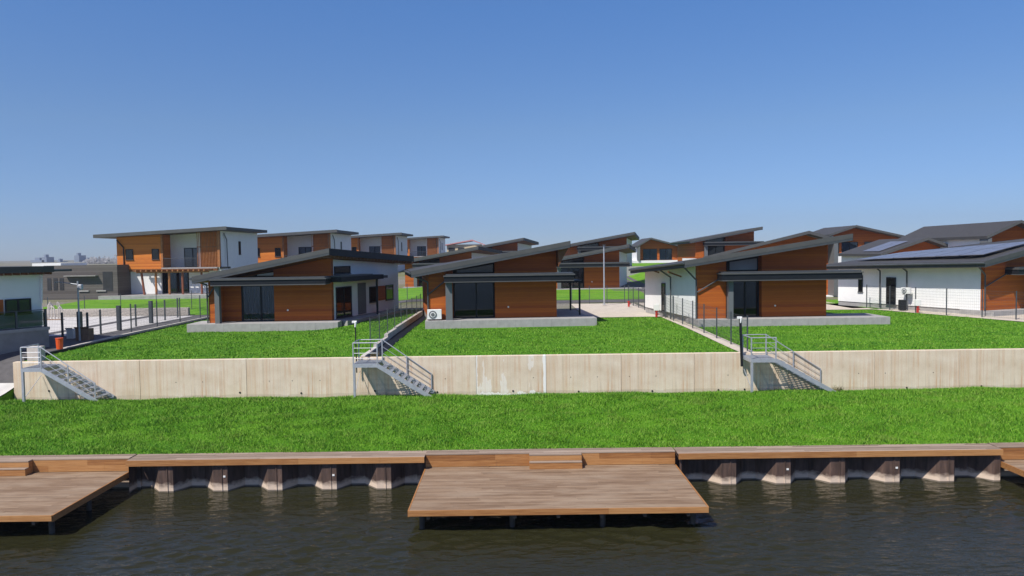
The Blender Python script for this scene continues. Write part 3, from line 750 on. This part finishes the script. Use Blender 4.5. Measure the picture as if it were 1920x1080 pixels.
# corner return in wood
WL = math.hypot(3.1, 10.6)
wall_window(h1, .25, 2.55, .05, 2.2, wp0, wp1, 'glass', 'curtain', name='terrace_door')
wall_window(h1, .1, 2.45, 3.12, 3.66, wp0, wp1, name='louvre_window', mull=False)
wall_window(h1, 5.5, 6.9, .80, 2.0, wp0, wp1, mull=False)
wall_window(h1, 8.45, 9.9, .80, 2.0, wp0, wp1, mull=False)
dv = Vector((wp1[0]-wp0[0], wp1[1]-wp0[1], 0)).normalized(); nv = Vector((dv.y, -dv.x, 0)); a0 = Vector((wp0[0], wp0[1], 0))
def on1(s, h, o=0): return a0+dv*s+nv*o+Vector((0, 0, h))
MB().ext([on1(6.95, .85, .003), on1(8.4, .85, .003), on1(8.4, 1.98, .003), on1(6.95, 1.98, .003)], nv*.03).build('wood_panel', M['wood'], h1)
MB().ext([on1(3.6, .05, .003), on1(4.9, .05, .003), on1(4.9, 2.35, .003), on1(3.6, 2.35, .003)], nv*.04).build('grey_panel', M['grey'], h1)
cp = MB().ext([on1(-.7, 2.6, .01), on1(6.0, 2.6, .01), on1(6.0, 2.6, 1.0), on1(-.7, 2.6, 1.0)], (0, 0, .34)).build('side_canopy', M['dark'], h1)
MB().ext([on1(-.7, 2.945, .01), on1(4.2, 2.945, .01), on1(4.2, 2.945, .95), on1(-.7, 2.945, .95)], (0, 0, .09)).build('flashing', M['fascia'], cp)
MB().ext([on1(6.01, 2.64, .01), on1(7.2, 2.64, .01), on1(7.2, 2.64, .8), on1(6.01, 2.64, .8)], (0, 0, .2)).build('canopy_end', M['darkgrey'], cp)
p_ = on1(5.1, 0, .85); MB().box((p_.x-.07, p_.y-.07, -.3), (p_.x+.07, p_.y+.07, 2.6)).build('canopy_post', M['dark'], h1)
MB().ext([on1(.02, -.62, .0), on1(9, -.62, 0), on1(9, -.62, 1.3), on1(-.6, -.62, 1.3)], (0, 0, .6)).build('side_step', M['conc'], h1, bevel=.02)
# --- house 2
o2 = gp(797, 602, 4.13)
h2, top2 = bungalow(o2, 4.0, 'dark glazed bungalow in the middle with an air conditioner beside it', slabh=.75, SW=11.5, pier=(1.38, 1.82), door=(1.85, 4.72), uR=8.95, uL=.25, sL=-1.0, roofL=(-.85, 3.30), roofR=(9.72, 5.16), roofBL=(-2.2, 3.2), roofBR=(9.72, 5.0), porch=(1.3, 9.95), wedge=True, rside='wood')
MB().box((8.97, 2.5, -.02), (9.1, 2.65, 2.5)).box((8.97, 6.5, -.02), (9.1, 6.65, 2.5)).build('porch_post', M['dark'], h2)
MB().box((9.0, 2.4, 2.3), (10.9, 7.6, 2.45)).build('side_canopy', M['dark'], h2)
MB().box((8.98, 2.65, -.7), (11.2, 7.5, -.03)).build('side_terrace', M['conc'], h2)
for v in (2.9, 7.3): MB().box((10.75, v, -.02), (10.87, v+.12, 2.3)).build('porch_post', M['dark'], h2)
# --- house 3
o3 = gp(1390, 597, 4.1); o3 = Vector((12.05, 48.2, 4.08))
h3, top3 = bungalow(o3, 1.5, 'orange bungalow right of centre with white left side wall and long slab', slabh=.72, SW=12.6, pier=(2.0, 2.32), door=(2.35, 4.6), uR=8.95, uL=.1, L=12.0, sL=-1.1, sR=.3, lside='white', roofL=(-.9, 3.80), roofR=(10.05, 5.42),
    roofBL=(-2.1, 3.12), roofBR=(10.05, 4.72), porch=(1.45, 10.6), porchw=(2.48, 3.05), tri='curtain', slabv=3.2)  # gable pane gets a plain grey; no curtain hangs behind it
MB().path([(-1.3, 5.2, 3.1), (-.55, 5.25, 2.6), (-.55, 5.25, -.4)], .055).build('downpipe', M['darkgrey'], h3)
for v in (3.4, 8.5): MB().bar((-1.2, v, 3.05), (-.25, v, 2.7), .08, .1).build('eave_bracket', M['wooddark'], h3)
wall_window(h3, 4.2, 5.0, .0, 2.1, (.1-1.1, 12.0), (.1, 1.05), 'darkglass', 'grey', name='side_door', mull=False)
# --- house 4 (right, solar roof)
o4 = Vector((34.0, 52.6, 4.0))
h4, top4 = bungalow(o4, 22, 'white walled bungalow at the right edge with solar panels on its roof', slabh=.7, SW=12, uL=.1, L=14.0, sL=-.2, lside='white', pier=(4.4, 4.75), door=(4.8, 7.0), uR=10, roofL=(-1.0, 3.55), roofR=(11, 5.7), roofBL=(-1.2, 3.2), roofBR=(11, 4.35), porch=(2.2, 11), tri='darkglass')
sl = (5.7-3.55)/12.0
for i in range(6):
    for j in range(2):
        v = 1.6+i*1.95; u = .6+j*2.9
        def rz(u, v):
            t = (v+.05)/14.55; a = -1-.2*t; ha = 3.55-.35*t; hb = 5.7-1.35*t
            return ha+(hb-ha)*(u-a)/(11-a)+.12
        u += .5
        sp = MB().ext([(p_, q_, rz(p_, q_)) for p_, q_ in ((u, v), (u+2.75, v), (u+2.75, v+1.85), (u, v+1.85))], (0, 0, .05)).build('solar_panel', M['solar'], h4)
MB().path([(-1.05, 6.9, 3.2), (-.2, 6.95, 2.7), (-.2, 6.95, -.3)], .06).build('downpipe', M['darkgrey'], h4)
MB().path([(-1.1, 9.4, 3.2), (-.25, 9.45, 2.7), (-.25, 9.45, -.3)], .06).build('downpipe', M['darkgrey'], h4)
wall_window(h4, 2.2, 2.65, .9, 2.3, (-.1, 14.0), (.1, 1.05), mull=False, name='slit_window')
wall_window(h4, 5.0, 5.9, .0, 2.2, (-.1, 14.0), (.1, 1.05), 'darkglass', 'grey', mull=False, name='side_door')
# --- background bungalows
def bgb(px, pz, d, lab, ang=0, rx=10.0, plinth=1.6, **k):
    """px: picture column of the roof's right end at depth d; pz: its row"""
    p = at(px, pz, d); z = p.z-5.16
    return bungalow(Vector((p.x-rx, d, z)), ang, lab, slabh=plinth, detail=False, pipes=False, **k)[0]
KW = dict(sR=2.6, roofR=(9.9, 5.16), roofBR=(12.8, 4.6))
bgb(1180, 458, 88, 'bungalow behind the parking bay fence with a lawn before it', rx=9.9, plinth=.9, **KW)
bgb(1190, 435, 112, 'bungalow on the rise, its roof above another behind the lamp post', rx=9.9, plinth=3, **KW)
bgb(897, 462, 97, 'half hidden bungalow just behind the middle house, lower of two', rx=9.9, plinth=1.2, **KW)
bgb(982, 446, 122, 'farther bungalow whose roof peak shows above the middle house', rx=9.9, plinth=3, **KW)
bgb(1430, 425, 108, 'raised bungalow with sunlit left wall behind the right house', rx=9.72, plinth=3, wedge=False)

# ------------------------------------------------------------------ gabled houses
def gabled(X0, X1, XP, Y, D, zb, zl, zp, zr, lab, wins=(), wall='wood', lwall='white', skew=0., solar=None, piers=True, base=None, chim=False):
    r = empty('gabled_house', (X0, Y, zb), label=lab, cat='house', group='gabled timber houses on the rise')
    a, b, p = 0, X1-X0, XP-X0; hl, hp, hr = zl-zb, zp-zb, zr-zb; th = .3; ov = 1.5
    def T(u): return (hl+(hp-hl)*(u/p) if u < p else hp+(hr-hp)*(u-p)/(b-p))-th-.01
    MB().wallp([(a+.5, 0), (b-.5, 0), (b-.5, T(b-.5)), (p, T(p)), (a+.5, T(a+.5))], .0, .3).build('front_wall', M[wall], r)
    MB().box((a+.5, .301, 0), (a+.8, D, T(a+.5))).build('side_wall', M[lwall], r)
    MB().box((b-.8, .301, 0), (b-.5, D, T(b-.5))).build('side_wall', M[lwall], r)
    MB().ext([(a, -ov, hl), (p, -ov, hp), (p, -ov, hp-th), (a, -ov, hl-th)], (skew, D+ov, 0)).build('roof_slope', M['roof'], r)
    MB().ext([(p+.002, -ov, hp), (b, -ov, hr), (b, -ov, hr-th), (p+.002, -ov, hp-th)], (skew, D+ov, 0)).build('roof_slope', M['roof'], r)
    MB().ext([(a-.05, -ov-.03, hl+.03), (p, -ov-.03, hp+.03), (p, -ov-.03, hp-.28), (a-.05, -ov-.03, hl-.28)], (0, .025, 0)).build('verge_board', M['fascia'], r)
    MB().ext([(p+.002, -ov-.03, hp+.03), (b+.05, -ov-.03, hr+.03), (b+.05, -ov-.03, hr-.28), (p+.002, -ov-.03, hp-.28)], (0, .025, 0)).build('verge_board', M['fascia'], r)
    if piers:
        for u in (a+.1, b-.5): MB().box((u, -ov+.05, 0), (u+.4, -.003, T(u+.2)-.02)).build('pier', M['grey'], r)
    for u0, u1, w0, w1 in wins: wall_window(r, u0, u1, w0, w1, (0, 0), (1, 0), 'glass', 'palepanel')
    if base: MB().box((a-.3, -1.2, -base), (b+.3, D, -.005)).build('base', M['white'], r)
    if solar:
        for k in range(solar):
            v = .3+k*2.1
            q = lambda u, dv: (u, v+dv, hl+(hp-hl)*u/p+.07)
            MB().ext([q(p*.12, 0), q(p*.75, 0), q(p*.75, 2.0), q(p*.12, 2.0)], (0, 0, .05)).build('solar_panel', M['solar'], r)
    return r
z3 = at(1235, 488, 145).z
a_, b_, c_ = at(1193, 461, 145), at(1275, 461, 145), at(1218, 446, 145)
gabled(a_.x, b_.x, c_.x, 145, 9, z3, a_.z, c_.z, b_.z, 'small gabled house with two glazed doors on the skyline', wins=((1.3, 4.0, .1, 2.2), (4.5, 6.9, .1, 2.2)), base=2.2)
a_, b_, c_ = at(1312, 482, 76), at(1562, 450, 76), at(1506, 434, 76)
gabled(a_.x, b_.x, c_.x, 76, 10, 3.9, a_.z, c_.z, b_.z, 'house with broad grey roof slope directly behind the right bungalow', base=.8, skew=4.2)
a_, b_, c_ = at(1548, 440, 112), at(1702, 446, 112), at(1597, 423, 112)
z6 = at(1600, 480, 112).z
gabled(a_.x, b_.x, c_.x, 112, 10, z6, a_.z, c_.z, b_.z, 'tall gabled house with balcony glazing above the right roofs', wins=((1.2, 2.0, .1, 2.1), (2.4, 4.8, .1, 2.1), (5.8, 8.0, .1, 2.1)), base=4)
q = at(1600, 464, 109)
a_, b_, c_ = at(1640, 476, 88), at(1795, 470, 88), at(1727, 446, 88)
gabled(a_.x, b_.x, c_.x, 88, 10, 4.2, a_.z, c_.z, b_.z, 'low gabled house with solar panels on its left slope', solar=2, base=1)
a_, b_, c_ = at(1835, 443, 80), at(1985, 452, 80), at(1897, 414, 80)
gabled(a_.x, b_.x, c_.x, 80, 17, 4.2, a_.z, c_.z, b_.z, 'big gabled house with long dark roof at the far right', base=1)
a_ = at(1278, 470, 150); m = MB().box((0, 0, -3), (2.4, 4, 1.3))
r = empty('small_house', a_, label='small white flat roofed house right of the gabled one', cat='house')
MB().box((0, 0, -3), (4.6, 4, 1.4)).build('wall', M['white'], r); MB().box((-.1, -.1, 1.403), (4.7, 4.1, 1.55)).build('roof', M['roof'], r)
wall_window(r, 2.6, 4.3, -1.6, .2, (0, 0), (1, 0))

# ------------------------------------------------------------------ two-storey houses
def two_storey(loc, lab):
    r = empty('two_storey_house', loc, R(0), label=lab, cat='house', group='two storey houses with balconies')
    W = 11.0; D = 10.5; f2 = 2.72
    def rt(u): return 6.02+.05*(u+1.8)
    MB().wallp([(0, f2-.05), (4.7, f2-.05), (4.7, rt(4.7)), (0, rt(0))], 0, .3).build('wood_wall', M['palewood'], r)
    MB().box((0, .301, f2-.05), (.3, D, rt(0))).build('side_wall', M['palewood'], r)
    MB().box((1.2, .32, 0), (4.5, .6, f2-.06)).build('ground_wall', M['white'], r)
    MB().box((1.2, .601, 0), (1.5, D, f2-.06)).build('side_wall', M['white'], r)
    MB().box((7.2, 1.0, 0), (W-.31, 1.3, f2-.06)).build('ground_wall', M['white'], r)
    MB().ext([(W-.3, .35, 0), (W+.2, D, 0), (W+.2, D, rt(W)), (W-.3, .35, rt(W))], (.3, 0, 0)).build('side_wall', M['white'], r)
    MB().box((.31, D-.3, 0), (W-.35, D, rt(0))).build('back_wall', M['white'], r)
    MB().box((4.505, 1.5, 0.003), (7.195, 1.7, f2-.07)).build('room', M['room'], r)
    dr = empty('glass_door', (0, 0, 0)); dr.parent = r; fm = MB()
    for u in (4.51, 5.75, 7.1): fm.box((u, 1.1, .03), (u+.09, 1.2, 2.3))
    fm.box((4.51, 1.1, 2.303), (7.19, 1.2, 2.4)); fm.build('frame', M['dark'], dr)
    for u in (4.605, 5.845): MB().box((u, 1.14, .03), (u+1.14, 1.15, 2.3)).build('pane', M['glass'], dr)
    MB().box((4.505, 1.1, 2.41), (7.195, 1.29, f2-.065)).build('lintel', M['white'], r)
    # balcony
    MB().box((.02, .02, f2-.3), (W-.305, .31, f2-.06)).build('floor_edge', M['wooddark'], r)
    MB().box((4.705, -.0, f2-.055), (W-.305, 2.3, f2+.08)).build('balcony_floor', M['conc'], r)
    MB().box((4.4, .31, f2+.09), (4.695, 2.3, rt(4.4))).build('balcony_side', M['palewood'], r)
    MB().wallp([(4.7, f2+.083), (W-.305, f2+.083), (W-.305, rt(W-.3)), (4.7, rt(4.7))], 2.31, 2.6).build('balcony_wall', M['white'], r)
    wall_window(r, 6.2, 8.1, f2+.1, f2+2.2, (0, 2.31), (1, 2.31), 'glass', 'palepanel', name='balcony_door')
    wall_window(r, .95, 1.75, f2+1.0, f2+2.1, (0, 0), (1, 0), name='window', mull=False)
    wall_window(r, 3.75, 4.5, f2+1.0, f2+2.1, (0, 0), (1, 0), name='window', mull=False)
    sc = MB()
    MB().box((8.3, 1.0, f2+.083), (8.5, 2.30, rt(8.3))).build('balcony_fin', M['white'], r)
    MB().wallp([(8.51, f2+.083), (W-.6, f2+.083), (W-.6, rt(W-.7)), (8.51, rt(8.5))], 1.2, 1.4).build('balcony_panel', M['palewood'], r, label='timber panel behind the balcony rail')
    for u in np.arange(8.55, 10.75, .16): sc.box((u, .1, f2+.09), (u+.05, .15, rt(u)))
    sc.box((8.5, .155, f2+2.2), (10.75, .19, f2+2.3)); sc.build('slat_screen', M['post'], r)
    MB().box((10.76, .0, f2+.085), (11.0, .34, rt(10.8))).build('column', M['post'], r)
    MB().box((4.705, .0, f2+.085), (4.9, .28, rt(4.7))).build('column', M['post'], r)
    rl = MB().box((4.91, .03, f2+1.05), (8.5, .08, f2+1.1))
    for u in np.arange(5.0, 8.5, .12): rl.box((u, .04, f2+.085), (u+.02, .06, f2+1.05))
    rl.build('balustrade', M['darkgrey'], r)
    MB().box((W+.01, -.2, f2-.1), (W+.9, .6, f2+.1)).build('balcony_lip', M['dark'], r)
    # roof
    def ru(u): return 6.03+.05*(u+1.8)
    MB().ext([(-1.8, -1.1, ru(-1.8)), (W+1.2, -1.1, ru(W+1.2)), (W+1.5, D+.7, ru(W+1.5)), (-1.8, D+.7, ru(-1.8))], (0, 0, .32)).build('roof', M['roof'], r)
    MB().ext([(-1.85, -1.13, ru(-1.85)), (W+1.22, -1.13, ru(W+1.22)), (W+1.22, -1.13, ru(W+1.22)+.36), (-1.85, -1.13, ru(-1.85)+.36)], (0, .026, 0)).build('fascia', M['fascia'], r)
    MB().path([(.05, -.07, rt(0)-.3), (.75, -.07, rt(0)-1.1), (.75, -.07, f2)], .06).build('downpipe', M['dark'], r)
    MB().path([(W+.15, .9, rt(W)-.25), (W+.25, 1.4, rt(W)-.9), (W+.3, 1.4, 2.8)], .06).build('downpipe', M['grey'], r)
    wall_window(r, 4.6, 5.1, f2+1.4, f2+2.9, (W, .35), (W+.5, D), name='slit_window', mull=False)
    MB().box((-.4, -3.2, -.9), (W+.8, D, -.005)).build('base_slab', M['conc'], r)
    pg = empty('pergola', (0, 0, 0)); pg.parent = r
    for k, u in enumerate((3.3, 4.8, 6.2, 7.6, 9.6)): MB().tube((u+(.25 if k == 0 else 0), -1.5, .0), (u, -1.5, 2.275), .12, 8).build('post', M['redpost' if k in (0, 3, 4) else 'post'], pg)
    MB().box((2.8, -1.6, 2.28), (10.4, -1.4, 2.425)).build('beam', M['post'], pg)
    rf = MB()
    for u in np.arange(2.9, 10.4, .55): rf.box((u, -2.1, 2.43), (u+.12, -.003, 2.6))
    rf.build('rafter', M['post'], pg)
    MB().box((2.7, -2.0, 2.603), (10.6, -1.7, 2.66)).box((2.7, -1.2, 2.603), (10.6, -1.0, 2.66)).box((2.7, -.5, 2.603), (10.6, -.2, 2.66)).build('cover', M['wooddark'], pg)
    return r
pA = at(222, 552, 80)
hA = two_storey(Vector((pA.x, 80, pA.z)), 'nearest two storey house with pergola and orange upper floor, far left')
def placeB(pxc, py, d, lab):   # column at u=10.9 and roof edge
    c = copy_tree(hA); p = at(pxc, py, d); c.location = (p.x-10.9, d, p.z-6.95); c['label'] = lab; return c
placeB(617, 433, 98, 'second two storey house in the receding row, wood end visible')
placeB(740, 438, 124, 'third two storey house in the row above the curtained bungalow roof')
placeB(821, 443, 158, 'farthest two storey house in the row, smallest in view')
p = at(838, 478, 175)
r = empty('red_roof_house', p, label='unfinished tan house with a pale red roof on the skyline', cat='house')
MB().box((0, 0, -4), (8, 6, 2.4)).build('wall', M['cream'], r)
for u in (.4, 2.6): MB().box((u, -.03, .2), (u+1.5, -.004, 1.7)).build('window', M['room'], r)
MB().ext([(-.4, -.6, 2.41), (6.0, -.6, 3.5), (9.0, -.6, 2.3), (9.0, -.6, 2.1), (6, -.6, 3.2), (-.4, -.6, 2.2)], (0, 7, 0)).build('roof', M['tilered'], r)
# dark block building left
r = empty('block_building', (-48.6, 77.6, 4.0), label='unfinished dark blockwork building behind the left yard', cat='building')
MB().box((0, 0, -1), (7.6, .3, 3.9)).build('block_wall', M['block'], r); MB().box((7.3, .301, -1), (7.6, 12, 3.9)).build('block_wall', M['block'], r); MB().box((-12, .001, -1), (-.001, .3, 3.6)).build('block_wall', M['block'], r)
MB().box((-12, .301, 3.4), (7.3, 12, 3.7)).build('roof_slab', M['concd'], r)
for u in (.3, .95, 1.6): MB().box((u, -.03, 1.35), (u+.42, -.004, 2.6)).build('opening', M['room'], r)
MB().box((6.1, -.03, 1.2), (7.1, -.004, 3.2)).build('opening', M['room'], r); MB().box((2.3, -.5, 2.75), (5.6, -.003, 2.85)).build('ledge', M['concd'], r)
for u in (3.6, 5.4): MB().box((u, -.1, 1.15), (u+1.0, -.003, 1.28)).build('sill', M['conc'], r)
p = at(60, 494, 130)
tag(MB().box((p.x, 130, 3), (p.x+5, 138, p.z)).build('white_shed', M['white']), 'pale flat shed behind the dark blockwork building', 'shed')
# low stone wall in the yard
tag(MB().box((-44, 63.45, 3.3), (-27.6, 63.85, 4.28)).build('stone_wall', M['stone'], bevel=.03), 'low pale rubble wall below the lawn at left', 'wall')

# ------------------------------------------------------------------ left terrace house
LC = Vector((-26.75, 42.4, 4.75)); LA = R(60)
r = empty('terrace_house', LC, LA, label='white walled house cut off at the left edge with dark flat roof', cat='house')
MB().box((-9, 0, 0), (0, .3, 3.03)).build('side_wall', M['white'], r); MB().box((-.3, .301, 0), (0, 8, 3.03)).build('back_wall', M['white'], r); MB().box((-9, .301, 0), (-8.7, 8, 3.03)).build('front_wall', M['white'], r)
MB().box((-9.4, -.75, 3.06), (.35, 8.4, 3.40)).build('roof', M['roof'], r)
rf = MB()
for i in range(22): rf.box((.2-i*.42, -.65, 2.93), (.28-i*.42, -.005, 3.055))
rf.build('rafter', M['wooddark'], r)
MB().box((.36, -.3, 3.08), (1.6, 6, 3.2)).build('roof_edge', M['darkgrey'], r)
wall_window(r, 7.05, 8.4, .78, 1.62, (-9, 0), (0, 0), 'glass', 'curtain')
MB().box((-2.6, -.035, .78), (-2.02, -.003, 1.62)).build('wood_panel', M['wood'], r)
MB().path([(.0, -.1, 3.0), (-.06, -.1, 1.3)], .05).build('downpipe', M['wplast'], r)
r = empty('terrace_wall', LC, LA, label='grey concrete terrace wall under the left edge house', cat='wall')
MB().box((-10, -.5, -3.6), (.05, -.15, -.2)).box((-.3, -.149, -3.4), (.05, 8.5, -.2)).build('wall', M['concd'], r)
MB().box((-10, -.55, -.197), (.1, -.1, -.03)).build('coping', M['conc'], r)
MB().box((-10, -.099, -.25), (.05, 8.4, -.02)).build('floor', M['conc'], r)
fr = empty('glass_railing', LC, LA, label='dark railing with posts on the left terrace wall', cat='railing')
for u in (-1.55, -.0): MB().box((u-.05, -.38, -.028), (u+.05, -.28, .98)).build('post', M['fpost'], fr)
MB().box((-10, -.35, .93), (-.051, -.31, .97)).build('rail', M['fpost'], fr)
MB().box((-10, -.335, .05), (-.052, -.325, .9)).build('pane', M['glass'], fr)

# ------------------------------------------------------------------ small things
def lamp(px, pb, pt, zg, lab, arm=0, r0=.06):
    b = gp(px, pb, zg); t = at(px-2, pt, b.y)
    r = empty('lamp_post', b, label=lab, cat='lamp post', group='grey lamp posts')
    h = t.z-b.z; MB().tube((0, 0, 0), (0, 0, h), r0, 10, r0*.75).build('pole', M['galv'], r)
    MB().box((-.16, -.16, 0.0), (.16, .16, .02)).build('base_plate', M['galv'], r)
    if arm:
        MB().tube((0, 0, h-.2), (-arm, 0, h-.05), .03).build('arm', M['galv'], r)
        MB().box((.04, -.12, h-.55), (.28, .12, h-.2)).build('lantern', M['galv'], r, bevel=.05)
        MB().box((-arm-.25, -.06, h-.08), (-arm, .06, h-.02)).build('lamp_head', M['galv'], r)
    else:
        MB().box((-.12, -.3, h), (.12, .05, h+.06)).build('lamp_head', M['darkgrey'], r)
lamp(150, 641, 527, 3.53, 'grey lamp post with a side arm beside the orange bin', arm=1.1)
lamp(1133, 571, 460, 3.72, 'slim grey lamp post at the end of the parking bay', r0=.075)
b = gp(112, 655, 3.55)
r = empty('waste_bin', b, label='bright orange bin on the kerb by the left lamp post', cat='bin')
MB().tube((0, 0, .02), (0, 0, .60), .16, 14, .19).build('body', M['orange'], r, smooth=False); MB().tube((0, 0, .601), (0, 0, .63), .205, 14).build('rim', M['orange'], r)
# AC unit
b = o2+Vector((.50, .16, 0))
def ac(loc, ang, lab, s=1.0):
    r = empty('air_conditioner', loc, R(ang), label=lab, cat='air conditioner')
    MB().box((-.45*s, 0, .08*s), (.45*s, .34*s, .70*s)).build('casing', M['wplast'], r, bevel=.02)
    f = MB().tube((-.1*s, -.025, .38*s), (-.1*s, -.003, .38*s), .25*s, 20); g = f.build('fan_grille', M['grey'], r)
    MB().tube((-.1*s, -.04, .38*s), (-.1*s, -.026, .38*s), .17*s, 18).build('grille_ring', M['wplast'], g)
    MB().tube((-.1*s, -.052, .38*s), (-.1*s, -.041, .38*s), .12*s, 16).build('fan_hub', M['grey'], g)
    for u in (-.3, .25): MB().box((u*s, .02, 0), ((u+.08)*s, .32*s, .078*s)).build('foot', M['dark'], r)
ac(b+Vector((.1, .1, 0)), 4, 'white air conditioner unit beside the middle bungalow pier', 1.05)
p = gp(1690, 578, 3.75); p = Vector((30.9, 58.6, 3.75))
ac(p+Vector((.0, .0, 1.15)), -60, 'white outdoor unit on the wall by the right downpipes', .8)
tag(MB().box((p.x-.5, p.y-.3, 3.7), (p.x-.05, p.y+.1, 4.5)).build('dark_bin', M['dark'], bevel=.03), 'dark bin by the white wall at right', 'bin')
def hydrant(loc, lab, box=True):
    r = empty('hydrant', loc, label=lab, cat='hydrant', group='red and white hydrant posts')
    MB().tube((0, 0, 0), (0, 0, .42), .09, 10).tube((0, 0, .42), (0, 0, .5), .12, 10).build('stem', M['red'], r)
    MB().tube((0, 0, .25), (.16, 0, .25), .05, 8).build('outlet', M['red'], r)
    if box: MB().box((-.2, -.12, .505), (.2, .12, 1.0)).build('meter_box', M['wplast'], r, bevel=.02)
hydrant(gp(1231, 595, 3.62), 'red post with a white box where the paved bay meets the lawn')
hydrant(gp(1179, 575, 3.68), 'small red hydrant at the back of the paved bay', False)
hydrant(Vector((30.7, 56.4, 3.66)), 'red and white hydrant by the fence before the white wall')
for px, py, w_, h_, lab, mt in ((154, 640, .8, .75, 'brown cardboard box on the left yard', 'card'), (131, 637, .42, .62, 'white box beside the cardboard box on the yard', 'wplast')):
    b = gp(px, py, 3.55); r = empty('box', b, label=lab, cat='box')
    MB().box((-w_/2, 0, 0), (w_/2, .6, h_)).build('carton', M[mt], r, bevel=.015)
    MB().ext([(-w_/2, 0, h_), (w_/2, 0, h_), (w_/2+.05, -.15, h_+.12), (-w_/2, -.15, h_+.12)], (0, 0, .01)).build('flap', M[mt], r)
# tangle of pale pipes standing on the yard
q = gp(112, 598, 3.6)
r = empty('pipe_stack', (q.x, 60.5, 3.62), label='tangle of pale bent pipes standing on the left yard behind the gate', cat='pipes')
for i in range(9):
    x = -.95+i*.22+random.uniform(-.05, .05); l = random.uniform(.9, 1.35); e = random.uniform(-.35, .35)
    MB().path([(x, random.uniform(-.2, .2), 0), (x+e*.3, .0, l), (x+e, random.uniform(-.1, .1), l+.12), (x+e*1.8, .1, l-.25)], .05, 6).build('pipe', M['kerb'], r)
MB().box((-1.1, -.25, 0), (1.0, .25, .06)).build('pallet', M['card'], r)
# weeds
for px, py, lab in ((1570, 741, 'dry weed tuft at the foot of the right stair'), (702, 668, 'yellow green weed at the top of the middle stair')):
    q = at(px, py, 34.7 if py > 700 else 36.5); m = MB()
    for i in range(60):
        a = random.uniform(0, 6.28); l = random.uniform(.12, .38); x = random.uniform(-.15, .15); y = random.uniform(-.12, .12)
        m.poly([(x-.015, y, 0), (x+.015, y, 0), (x+math.cos(a)*l*.6, y+math.sin(a)*l*.6, l)])
    o = m.build('weed', M['weed']); o.location = (q.x, q.y, Hs(q.x, q.y)-.02); tag(o, lab, 'weed')
# skyline
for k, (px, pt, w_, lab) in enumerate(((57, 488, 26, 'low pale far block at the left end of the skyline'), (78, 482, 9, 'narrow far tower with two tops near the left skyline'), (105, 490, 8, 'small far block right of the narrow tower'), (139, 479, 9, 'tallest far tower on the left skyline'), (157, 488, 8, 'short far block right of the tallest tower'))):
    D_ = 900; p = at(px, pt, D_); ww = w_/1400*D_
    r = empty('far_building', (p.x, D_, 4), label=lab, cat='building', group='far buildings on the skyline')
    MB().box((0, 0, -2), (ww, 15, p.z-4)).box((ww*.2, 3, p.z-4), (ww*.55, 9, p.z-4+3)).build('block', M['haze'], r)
m = MB()
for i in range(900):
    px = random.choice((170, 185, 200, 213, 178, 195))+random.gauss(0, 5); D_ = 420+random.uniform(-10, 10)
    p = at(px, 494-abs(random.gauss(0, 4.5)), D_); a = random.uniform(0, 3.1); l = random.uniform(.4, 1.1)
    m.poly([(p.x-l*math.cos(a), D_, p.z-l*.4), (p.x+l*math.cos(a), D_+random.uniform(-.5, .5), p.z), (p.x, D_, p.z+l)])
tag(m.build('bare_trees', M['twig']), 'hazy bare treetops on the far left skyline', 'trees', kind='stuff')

# ------------------------------------------------------------------ air
hz = MB().box((-1600, -90, -5), (1600, 1500, 75)).build('haze', M['white']); tag(hz, kind='stuff')
hm = bpy.data.materials.new('pale_air'); hm.use_nodes = True; ht = hm.node_tree
ht.nodes.remove(ht.nodes['Principled BSDF']); vo = ht.nodes.new('ShaderNodeVolumePrincipled')
vo.inputs['Color'].default_value = (.80, .87, 1, 1); vo.inputs['Density'].default_value = .00028; vo.inputs['Anisotropy'].default_value = .3
ht.links.new(vo.outputs[0], ht.nodes['Material Output'].inputs['Volume'])
hz.data.materials.clear(); hz.data.materials.append(hm)
